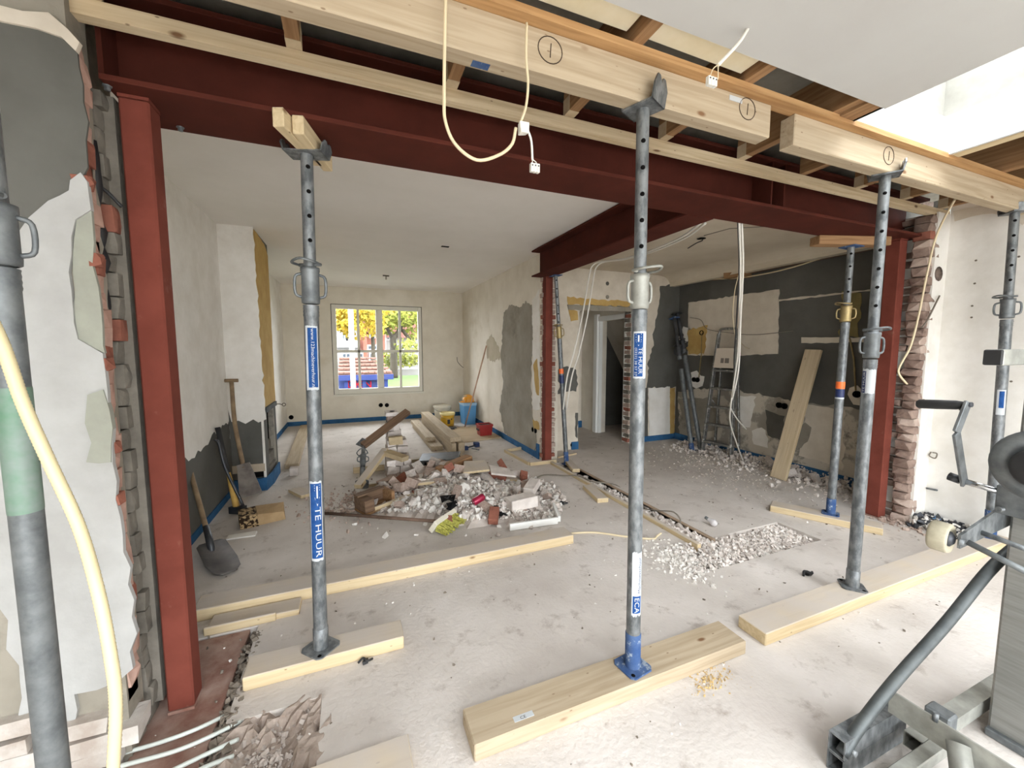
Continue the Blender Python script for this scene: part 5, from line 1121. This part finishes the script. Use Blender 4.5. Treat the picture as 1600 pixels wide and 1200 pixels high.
# larger pieces that can be told apart
M, mb = bar((.80, 4.02, .20), (1.18, 4.20, .25), .11, .065); solo('wood_offcut', mb, brownwood('X'), 'brown wooden block lying on top of the rubble heap', 'offcut', bevel=.004, M=M)
M, mb = bar((.42, 3.93, .13), (.74, 3.87, .14), .07, .03); solo('wood_offcut', mb, dustpine('X'), 'pale lath on the rubble at the foot of the pier', 'offcut', bevel=.003, M=M)
M, mb = bar((1.38, 4.02, .05), (1.72, 3.84, .04), .09, .025); solo('wood_offcut', mb, dustpine('X'), 'pale board piece at the far right of the rubble heap', 'offcut', bevel=.003, M=M)
solo('plaster_slab', MB().hexa([(1.0, 3.80, .20), (1.26, 3.74, .22), (1.30, 4.0, .24), (1.08, 4.06, .24)], [(1.0, 3.79, .225), (1.26, 3.73, .245), (1.30, 3.99, .265), (1.08, 4.05, .265)]), dustpine('Y'), 'large tan slab on the crest of the rubble heap', 'slab', bevel=.003)
solo('plaster_slab', MB().hexa([(1.27, 3.72, .19), (1.50, 3.62, .16), (1.50, 3.84, .18), (1.32, 3.95, .21)], [(1.27, 3.71, .21), (1.50, 3.61, .18), (1.50, 3.83, .20), (1.32, 3.94, .23)]), rubble_a, 'large grey slab right of the tan slab on the heap', 'slab', bevel=.003)
M, mb = bar((1.24, 3.16, .09), (1.50, 3.18, .10), .14, .10); solo('brick_fragment', mb, rubble_a, 'large pale cuboid brick at the front right of the heap', 'brick', bevel=.006, M=M)
M, mb = bar((1.53, 3.38, .09), (1.68, 3.55, .12), .11, .07); solo('brick_fragment', mb, rubble_a, 'pale cuboid block tilted at the right flank of the heap', 'brick', bevel=.005, M=M)
M, mb = bar((1.03, 2.98, .04), (1.09, 3.10, .10), .08, .06); solo('brick_fragment', mb, brick_red, 'half red brick at the front edge of the heap', 'brick', bevel=.005, M=M)
place_chunk('lump', brick_red, .70, 3.11, .01, .15, ('brick_lump', 'brick', 'red lumps', 'rounded reddish lump just above the broom bristles'))
CN = thing('soft_drink_can', 'dark red drink can lying in the rubble heap', 'can', (1.04, 3.33, .12))
q = PZ(748, 780, .15); ax_ = Vector((.115, .03, .035))
part('can_body', MB().lathe([(0, 0), (.024, 0), (.032, .008), (.032, .10), (.026, .115), (0, .115)], q-ax_*.5, 18, ax_), mat('crimson_can', (150, 28, 60), rough=.3, metal=.3), CN)
part('can_top', MB().lathe([(.026, -.002), (.028, -.001), (.020, .0), (0, .001)], q-ax_*.5, 18, ax_), chrome, CN)
T = solo('white_trim_piece', MB().box(0, .42, -.012, .012, 0, .055), white_paint, 'white trim piece lying along the front right of the rubble', 'trim piece', bevel=.003, M=bar((1.13, 2.86, .005), (1.56, 2.83, .005), .1, .1)[0])
solo('white_trim_piece', MB().box(0, .30, -.012, .012, 0, .05), white_paint, 'white trim piece running back along the right of the rubble', 'trim piece', bevel=.003, M=bar((1.575, 2.85, .005), (1.66, 3.10, .005), .1, .1)[0])
for i, (px, py, z, s) in enumerate(((700, 785, .14, .075), (706, 794, .11, .06), (772, 801, .06, .06), (787, 808, .03, .05))):
    q = PZ(px, py, z)
    solo('tar_lump', MB().add(*(lambda c: ([q+Vector(v) for v in c[0]], c[1]))(([(random.uniform(-s, s), random.uniform(-s, s), random.uniform(0, s)) for _ in range(12)], [(i_, (i_+3) % 12, (i_+7) % 12) for i_ in range(12)] + [(i_, (i_+5) % 12, (i_+8) % 12) for i_ in range(12)]))), rubber,
         ['crumpled black sheeting upper left in the heap', 'crumpled black sheeting just below the upper piece', 'black sheeting scrap under the pale cuboid brick', 'black scrap low at the front of the heap'][i], 'sheeting')
# pit and channel
def pit_pt():
    x = random.uniform(2.01, 3.27); y = random.uniform(1.84, 2.165); return (x, y, -.05+(.028 if x > 2.7 else .045)*random.random())
gravel('pit_gravel', 'pale gravel filling the opened strip of floor', 4200, pit_pt, .010, .036, rubble_a)
gravel('pit_gravel', 'white crumbs on the opened strip of floor', 1300, pit_pt, .008, .03, rubble_c)
gravel('pit_gravel', 'grit spilling over the near left corner of the opened floor', 700, lambda: (random.gauss(2.05, .10), random.gauss(2.0, .14), -.005), .008, .03, rubble_c)
gravel('channel_gravel', 'crumbs lying in the floor channel', 1700, lambda: (random.uniform(2.335, 2.495), random.uniform(2.15, 2.4+2.0*random.random()), -.05+.035*random.random()), .010, .045, rubble_a)
for i in range(34):
    x, y = random.uniform(2.03, 3.0), random.uniform(1.84, 2.18); kd, mt = random.choice(('lump', 'slab')), random.choice((rubble_a, rubble_b, rubble_c)); place_chunk(kd, mt, x, y, -.055, random.uniform(.05, .10), ('masonry_chunk', 'chunk', 'lumps in the opened floor strip', say(kd, mt, x, y, 'pit')))
for i in range(10):
    x, y = random.uniform(2.35, 2.48), random.uniform(2.2, 3.0); mt = random.choice((rubble_a, rubble_b)); place_chunk('lump', mt, x, y, -.04, random.uniform(.05, .09), ('masonry_chunk', 'chunk', 'lumps in the floor channel', say('lump', mt, x, y, 'channel')))
# along the dark wall and by the right column
def wall_pt(a, b, w_, h=.05):
    def f():
        y = random.uniform(a, b); d = abs(random.gauss(0, w_)); return (XW-.03-d, y, max(0, h-.3*d)*random.random())
    return f
gravel('wall_rubble', 'rubble strewn along the foot of the dark wall', 1800, wall_pt(2.15, 4.6, .22, .09), .010, .05, rubble_a)
gravel('wall_rubble', 'fine crumbs before the dark wall', 900, lambda: (min(4.82, random.gauss(4.2, .35)), min(4.88, random.gauss(3.4, .7)), 0) , .006, .022, rubble_b)
for i in range(40):
    y = random.uniform(2.2, 4.4); kd, mt = random.choice(('lump', 'slab', 'brick')), random.choice((rubble_a, rubble_b, rubble_b)); place_chunk(kd, mt, XW-.06-abs(random.gauss(0, .16)), y, .01, random.uniform(.05, .13), ('masonry_chunk', 'chunk', 'lumps along the dark wall', say(kd, mt, 0, y, 'wall')))
gravel('slate_debris', 'dark and white debris heaped at the foot of the white side wall', 520, lambda: (random.uniform(4.36, 4.47) if random.random() < .5 else random.uniform(4.2, 4.47), random.uniform(1.40, 1.72), .05*random.random()), .012, .06, steel_dark)
gravel('slate_debris', 'white crumbs among the dark debris by the white side wall', 300, lambda: (random.uniform(4.2, 4.47), random.uniform(1.42, 1.72), .06*random.random()), .008, .04, rubble_c)
gravel('brick_debris', 'brown brick crumbs around the foot of the right column', 500, lambda: (random.gauss(4.28, .10), random.gauss(1.80, .09), 0), .008, .035, brick_dust)
gravel('trench_debris', 'brown rubble in the floor trench by the left column', 420, lambda: (random.gauss(-.34, .07), random.gauss(1.50, .11), -.035+.02*random.random()), .005, .024, rubble_b)
gravel('trench_debris', 'brown crumbs along the steel base plate', 300, lambda: (random.uniform(-.53, -.47), random.uniform(1.5, 2.3), -.03*random.random()), .008, .035, mortar)
gravel('floor_chips', 'small white plaster chips scattered over the concrete floor', 420, lambda: (random.uniform(-.9, 4.2), random.choice((random.uniform(.9, 2.5), random.uniform(2.2, 4.8), random.uniform(2.6, 4.2))), -.003), .003, .016, rubble_c)
gravel('floor_chips', 'small dark crumbs scattered over the concrete floor', 360, lambda: (random.uniform(-.9, 4.2), random.choice((random.uniform(.9, 2.5), random.uniform(2.2, 4.8))), -.002), .004, .018, mortar)
for i, (px, py, s) in enumerate(((1263, 897, .03), (880, 787, .03), (571, 1033, .02), (845, 754, .02))):
    q = PZ(px, py, 0.008)
    solo('black_scrap', MB().tube(cr([q+Vector((-s*1.6, 0, 0)), q+Vector((-s*.5, s*.5, s*.5)), q+Vector((s*.4, -s*.4, s*.3)), q+Vector((s*1.6, s*.2, 0))]), [s*.25]*19, 6).box(q.x-s*.5, q.x+s*.5, q.y-s*.5, q.y+s*.5, 0, s*.7, s*.2), rubber,
         ['black plastic scrap on the floor by the long dusty plank', 'black scrap on the floor right of the rubble heap', 'small black scrap at the edge of the left sole plank', 'small black scrap behind the rubble heap'][i], 'scrap')
LB = thing('light_bulb', 'old light bulb lying on the side room floor', 'bulb', PZ(1115, 818))
q = PZ(1115, 817, .03); part('bulb_glass', MB().lathe([(0, -.03), (.02, -.024), (.03, 0), (.024, .02), (.014, .045), (.013, .05)], q, 16, (-.1, .5, .15)), mat('milky_bulb', (200, 196, 196), rough=.25), LB)
part('bulb_cap', MB().lathe([(.013, .05), (.014, .055), (.013, .075), (0, .08)], q, 12, (-.1, .5, .15)), galv2, LB)
gravel('sawdust', 'little heap of sawdust beside the clean pale plank', 260, lambda: (random.gauss(1.42, .06), random.gauss(1.19, .03), 0), .003, .012, mat('sawdust', (206, 180, 132), (190, 164, 118), 20))
solo('corner_pipe', MB().tube([(4.44, 1.66, 0), (4.44, 1.66, .06)], .05, 14), blue_pl, 'blue pipe stub at the foot of the white side wall', 'pipe')
# ------------------------------------------------------------------ material hoist at the right edge
H = thing('material_hoist', 'galvanised hand-cranked material hoist with winch cut off by the right edge', 'hoist', (2.0, .65, 0))
def sqtube(x0, x1, y0, y1, z0, z1, t=.004):          # hollow square tube along x, open at both ends
    mb = MB(); a = [(y0, z0), (y1, z0), (y1, z1), (y0, z1)]; b = [(y0+t, z0+t), (y1-t, z0+t), (y1-t, z1-t), (y0+t, z1-t)]
    vs = [(x, *p) for x in (x0, x1) for p in a+b]; fs = []
    for i in range(4):
        j = (i+1) % 4
        fs += [(i, j, 8+j, 8+i), (4+i, 12+i, 12+j, 4+j), (i, 4+i, 4+j, j), (8+i, 8+j, 12+j, 12+i)]
    return mb.add(vs, fs)
part('leg_tube', sqtube(1.487, 1.86, .716, .767, .072, .140), galv, H)
part('leg_tube', sqtube(1.487, 1.86, .716, .767, .002, .070), galv, H)
part('extension_leg', sqtube(1.78, 2.75, .640, .690, .045, .10), aged_galv, H)
part('leg_clamp', MB().box(1.93, 1.99, .63, .70, .04, .135), galv2, H, bevel=.006)
part('cap_lug', MB().box(1.80, 1.86, .69, .75, .14, .165), galv2, H, bevel=.008)
part('leg_bolt', MB().tube([(1.52, .716, .10), (1.52, .70, .10)], .010, 6), galv, H)
cb_ = MB().box(1.735, 1.742, .22, .72, .165, .245).box(1.735, 1.785, .22, .72, .160, .167)
part('cross_bar', cb_, aged_galv, H, bevel=.001)
part('cross_bolt', MB().tube([(1.735, .60, .235), (1.735, .60, .265)], .008, 6), galv, H)
part('cross_bolt', MB().tube([(1.735, .42, .20), (1.725, .42, .20)], .013, 6), galv, H)
part('stub_tube', MB().tube([(1.72, .54, .22), (1.60, .46, .06)], .028, 12), aged_galv, H)
part('lower_strut', MB().box(1.45, 1.86, .60, .64, .06, .10).box(1.42, 1.80, .52, .555, .03, .07), aged_galv, H, bevel=.003)
bp_ = [Vector((1.495, .728, .085)), PY(1345, 1132, .725), PY(1400, 1062, .712), PY(1480, 972, .69), PY(1545, 892, .665), PY(1590, 852, .64), PY(1625, 835, .62)]
part('brace_tube', MB().tube(cr(bp_), .0185, 14), mat('dark_galvanised_tube', (84, 88, 88), (60, 64, 65), 9, .5, .35), H)
part('mast', MB().box(2.19, 2.34, .49, .62, .0, 2.2), mat('brushed_mast', (150, 150, 146), (132, 132, 128), 5, .5, .5, stretch=(1, 1, 14)), H, bevel=.008)
part('mast_foot', MB().box(2.17, 2.40, .40, .62, .0, .03), galv2, H, bevel=.004)
wc = PY(1470, 838, .68)
part('wheel', MB().lathe([(.012, -.026), (.046, -.026), (.051, -.018), (.051, .018), (.046, .026), (.03, .020), (.012, .020)], wc, 24, (0.12, -1, 0)), mat('worn_cream_wheel', (184, 177, 154), (156, 148, 128), 14, .6), H)
part('wheel_hub', MB().lathe([(0, .034), (.012, .034), (.026, .024), (.026, .020)], wc, 16, (0.12, -1, 0)), steel_dark, H)
a = wc + Vector((.015, -.045, .0))
part('wheel_bracket', MB().hexa([(a.x-.015, a.y-.004, a.z-.022), (2.25, a.y-.004, .80), (2.25, a.y+.004, .80), (a.x-.015, a.y+.004, a.z-.022)], [(a.x-.015, a.y-.004, a.z+.025), (2.25, a.y-.004, .90), (2.25, a.y+.004, .90), (a.x-.015, a.y+.004, a.z+.025)]), galv, H)
part('axle_bolt', MB().lathe([(0, .056), (.012, .056), (.014, .046)], wc, 8, (0.12, -1, 0)), galv, H)
r0 = a + Vector((.012, -.01, .0)); part('bracket_rod', MB().tube([r0, PX(1640, 912, r0.x+.02)], .010, 10), galv2, H)
r0 = PY(1528, 830, .64); part('bracket_rod', MB().tube([r0, PX(1640, 872, r0.x+.02)], .009, 10), galv, H)
dc = PX(1549, 716, 1.99); dc = Vector((1.99, dc.y-.112, dc.z)); DA = (-1, -.12, 0)
part('drum_flange', MB().lathe([(.0, -.01), (.112, -.01), (.116, 0), (.105, .012), (.078, .022), (.070, .012), (.0, .012)], dc, 36, DA), galv2, H)
part('gear_cover', MB().lathe([(.064, .012), (.064, .05), (.056, .06), (0, .062)], dc, 24, DA), rubber, H)
part('cable_drum', MB().lathe([(.05, -.06), (.05, -.01)], dc, 20, DA), steel_dark, H)
s0 = PY(1562, 768, .62); s1_ = PX(1500, 750, s0.x)
part('winch_body', MB().box(s0.x, s0.x+.20, .50, .60, s0.z-.06, s0.z+.03), steel_dark, H, bevel=.006)
part('winch_side', MB().box(s0.x-.012, s0.x, .55, .625, s0.z-.075, s0.z+.025), galv2, H, bevel=.003)
part('winch_bolt', MB().tube([(s0.x-.03, .61, s0.z-.055), (s0.x+.2, .58, s0.z-.07)], .009, 8), galv, H)
part('crank_shaft', MB().tube([s0, s1_], .011, 12), chrome, H)
part('shaft_end', MB().tube([s1_, s1_+Vector((0, .03, .006))], .016, 8), steel_dark, H)
c0 = s1_+Vector((0, -.012, 0)); c1 = PY(1494, 676, c0.y-.005); c2_ = PY(1512, 632, c0.y-.01)
e_ = [Vector((-.006, 0, 0)), Vector((.006, 0, 0))]
def flatbar(mb, p, q, w_=.019, t_=.010):
    d = (q-p).normalized(); n_ = Vector((0, 1, 0)); s_ = d.cross(n_).normalized()
    return mb.hexa([p-s_*w_-n_*t_/2, p+s_*w_-n_*t_/2, p+s_*w_+n_*t_/2, p-s_*w_+n_*t_/2], [q-s_*w_-n_*t_/2, q+s_*w_-n_*t_/2, q+s_*w_+n_*t_/2, q-s_*w_+n_*t_/2])
part('crank_arm', flatbar(flatbar(MB(), c0+Vector((0, 0, -.012)), c1), c1, c2_+Vector((0, 0, .008))), galv2, H, bevel=.002)
part('crank_bolt', MB().tube([c2_, c2_+Vector((0, -.012, 0))], .009, 6), steel_dark, H)
g0 = c2_+Vector((0, .01, -.004)); g1 = PX(1433, 631, g0.x)
part('crank_grip', MB().tube([g0, g0.lerp(g1, .15), g0.lerp(g1, .6), g0.lerp(g1, .95), g1], [.013, .0165, .0175, .017, .012], 14), rubber, H, 'black grip')
f0, f1 = PX(1537, 547, 1.98), PX(1569, 547, 1.98); fz0, fz1 = PX(1553, 571, 1.98).z, PX(1553, 546, 1.98).z
part('fork_tube', MB().box(1.985, 2.6, f1.y, f0.y, fz0, fz1), aged_galv, H, bevel=.003)
part('fork_cap', MB().box(1.975, 1.986, f1.y+.001, f0.y-.001, fz0+.001, fz1-.001), rubber, H, 'black end cap', bevel=.003)

# ------------------------------------------------------------------ outside the window
gr = struct('ground_lawn', MB().box(.9, 14, 11.5, 26, -.26, -.20), mat('lawn_green', (78, 98, 54), (66, 86, 44), 3, .95, bump=.5))
def at(px, py, Y): return PY(px, py, Y)
post = thing('lamp_post', 'white lamp post standing close outside the window', 'post', (at(549, 600, 11).x, 11, -.25))
xx = at(550, 545, 11).x
part('post_shaft', MB().tube([(xx, 11, -.25), (xx, 11, 3.4)], .062, 14), mat('post_paint', (170, 171, 171)), post)
part('post_base', MB().tube([(xx, 11, -.25), (xx, 11, .25)], .085, 14), mat('post_paint', (170, 171, 171)), post)
# kiosk with tiled roof and red letters
KY = 15
KI = thing('kiosk', 'low kiosk with tiled roof and blue fascia lettered in red outside the window', 'kiosk', (at(575, 600, KY).x, KY+1, -.25))
xa, xb = at(528, 590, KY).x, at(614, 590, KY).x; ze, zr = at(575, 587, KY).z, at(575, 560, KY+2.6).z
part('roof', MB().hexa([(xa, KY-.2, ze), (xb, KY-.2, ze), (xb-.9, KY+2.6, zr), (xa, KY+2.6, zr)], [(xa, KY-.2, ze+.06), (xb, KY-.2, ze+.06), (xb-.9, KY+2.6, zr+.06), (xa, KY+2.6, zr+.06)]), mat('pale_roof_tiles', (118, 90, 80), (92, 68, 58), 3, .9), KI)
for r_ in range(5):
    for k in range(9):
        t = (r_+.5)/5; x0 = xa+(xb-.35*t-xa)*k/9; x1 = xa+(xb-.35*t-xa)*(k+1)/9
        part('tile', MB().box(x0+.01, x1-.01, KY-.2+2.8*(r_/5), KY-.2+2.8*((r_+1)/5)+.05, ze+(zr-ze)*t+.04, ze+(zr-ze)*t+.10), mat('pale_roof_tiles', (1, 1, 1)), KI)
part('fascia', MB().box(xa, xb, KY-.24, KY-.2, ze-.14, ze+.05), mat('blue_fascia', (40, 50, 92)), KI)
zb = -.25
part('kiosk_wall', MB().box(xa, at(606, 600, KY).x, KY+.4, KY+2.4, zb, ze), mat('grey_blue_wall', (84, 96, 118), (70, 82, 104), 2), KI)
for px in (541, 569, 603): x = at(px, 600, KY).x; part('kiosk_post', MB().box(x-.06, x+.06, KY-.15, KY-.05, zb, ze-.1), mat('blue_fascia', (1, 1, 1)), KI)
for ch, px in (('D', 544.6), ('K', 556.5), ('E', 561), ('N', 571)):
    vs, fs = text_geo(ch, .34); p = at(px-2, 604, KY)
    part('letter', MB().add([(p.x+v.x, KY-.02, p.z-.04+v.y) for v in vs], fs), mat('red_letters', (170, 30, 36)), KI)
part('sign_board', MB().box(xa, at(602, 600, KY).x, KY, KY+.04, at(570, 608, KY).z, at(570, 594, KY).z), mat('navy_board', (48, 58, 96)), KI)
far_paint = mat('far_window_paint', (168, 168, 166)); out_brick = mat('far_brick', (128, 80, 66), (112, 68, 55), 3, .9); roof_m = mat('far_roof', (98, 64, 54), (80, 50, 44), 3, .9)
def house(lab, pa, pb, Y, ptop, wm, wins, chim=None, band=None):
    xa, xb = at(pa, 545, Y).x, at(pb, 545, Y).x; zt = at((pa+pb)/2, ptop, Y).z
    T = thing('house', lab, 'house', ((xa+xb)/2, Y+4, -.25))
    part('wall', MB().box(xa, xb, Y, Y+8, -.25, zt), wm, T)
    part('roof', MB().hexa([(xa, Y-.5, zt), (xb, Y-.5, zt), (xb, Y+8.5, zt), (xa, Y+8.5, zt)], [(xa, Y+3.5, zt+3.2), (xb, Y+3.5, zt+3.2), (xb, Y+4.5, zt+3.2), (xa, Y+4.5, zt+3.2)]), roof_m, T)
    for (u0, v0, u1, v1) in wins:
        p0, p1 = at(u0, v1, Y), at(u1, v0, Y)
        w_ = part('window', MB().box(p0.x-.12, p1.x+.12, Y-.06, Y+.02, p0.z-.12, p1.z+.12), far_paint, T)
        part('pane', MB().box(p0.x, (p0.x+p1.x)/2-.04, Y-.08, Y-.05, p0.z, p1.z).box((p0.x+p1.x)/2+.04, p1.x, Y-.08, Y-.05, p0.z, p1.z), mat('far_glass', (58, 66, 74), rough=.2), w_)
    if band:
        p0, p1 = at(pa, band[1], Y), at(pb, band[0], Y); part('bay_front', MB().box(xa, xb, Y-.5, Y, p0.z, p1.z), far_paint, T)
    if chim: p0, p1 = at(chim[0], chim[2], Y), at(chim[1], chim[3], Y); part('chimney', MB().box(p0.x, p1.x, Y-.4, Y+.3, p1.z, p0.z), out_brick, T)
house('pale rendered house front with white band, left in the window view', 505, 561, 34, 506, mat('far_render', (132, 130, 127)), ((536, 520, 541, 530), (543, 520, 548, 530), (536, 553, 546, 560)), band=(533, 543))
house('red brick house with chimney stack behind the kiosk', 561.5, 602, 34, 520, out_brick, ((579.5, 520, 584, 526), (576, 541, 588, 545), (579, 553, 586, 564), (562, 553, 572, 564)), chim=(566, 574, 507, 560))
house('far pale house behind the lawn and trees', 604, 690, 42, 528, mat('far_white', (126, 124, 119)), ((605, 521, 612, 530), (616, 540, 632, 545), (640, 534, 650, 541)))
bx0, bx1 = at(600, 570, 27).x, at(670, 570, 27).x
gw = solo('garden_wall', MB().box(bx0, bx1+6, 27, 27.3, -.25, at(630, 577, 27).z), mat('far_white', (1, 1, 1)), 'low white wall along the far side of the lawn', 'wall')
def leafball(name, lab, cat, cs, n, m, size, trunk=None, group=None):
    c = Vector(cs[0][0]); T = thing(name, lab, cat, (c.x if not trunk else trunk[0][0].x, c.y, -.25), group)
    vs = []; fs = []
    tot = sum(q[1].x*q[1].z for q in cs)
    for c, rad in cs:
        for _ in range(int(n*rad.x*rad.z/tot)):
            v = Vector((random.gauss(0, 1), random.gauss(0, 1), random.gauss(0, 1))).normalized()*random.random()**.35
            p = Vector(c)+Vector((v.x*rad.x, v.y*rad.y, v.z*rad.z)); a = Vector((random.gauss(0, 1), random.gauss(0, 1), random.gauss(0, 1))).normalized(); b = a.orthogonal().normalized()
            s = size*random.uniform(.6, 1.2); k = len(vs); vs += [p-a*s, p-b*s*.6, p+a*s, p+b*s*.6]; fs.append((k, k+1, k+2, k+3))
    part('leaves', MB().add(vs, fs), m, T, kind='stuff')
    if trunk:
        for i, (pts, r_) in enumerate([(t[0:-1], t[-1]) if isinstance(t, (list, tuple)) and not isinstance(t[-1], Vector) else (t, .2) for t in trunk[1:]]):
            pass
    return T
yel = mat('autumn_yellow_leaves', (168, 138, 46), (140, 128, 50), 2, .8); grn = mat('green_leaves', (124, 124, 52), (94, 102, 44), 2, .8); bark = mat('grey_bark', (70, 64, 54), (52, 47, 40), 5, .9, bump=.5)
def tree(lab, Y, m, cl, n, size, limbs):
    cs = [(at(x, y, Y+random.uniform(-.8, .8)), Vector((rx, 1.6, rz))) for x, y, rx, rz in cl]
    T = leafball('tree', lab, 'tree', cs, n, m, size)
    for k, (pp_, r0, r1) in enumerate(limbs):
        pts = cr([at(x, y, Y) if y is not None else Vector((at(x, 560, Y).x, Y, -.25)) for x, y in pp_], 4)
        part('trunk' if k == 0 else 'branch', MB().tube(pts, [r0+(r1-r0)*i/(len(pts)-1) for i in range(len(pts))], 8), bark, T)
tree('golden-leaved tree, left in the window view', 22, yel, [(538, 492, 1.1, .75), (556, 498, .9, 1.1), (536, 505, .7, .5), (574, 489, 1.0, .4), (580, 505, .8, .7), (560, 480, 2.0, .5)], 1500, .15, [(((583, None), (583, 540), (580, 500), (575, 470)), .12, .06)])
tree('yellow-green tree with forked trunk over the lawn', 24, grn, [(612, 492, 1.2, .7), (640, 492, 1.3, .7), (606, 508, .7, .6), (648, 510, .7, .8), (625, 480, 2.2, .5), (638, 540, .8, .4)], 1500, .15, [(((615, None), (615, 545), (614, 530), (622, 520), (630, 500)), .22, .12), (((614, 530), (606, 515), (600, 495)), .12, .06), (((628, 515), (640, 530), (652, 545)), .10, .08)])
hedge = leafball('hedge', 'low green hedge before the white garden wall', 'hedge', [(at(612, 562, 26.4), Vector((1.2, .4, .6))), (at(635, 562, 26.4), Vector((1.6, .4, .5)))], 700, grn, .12)
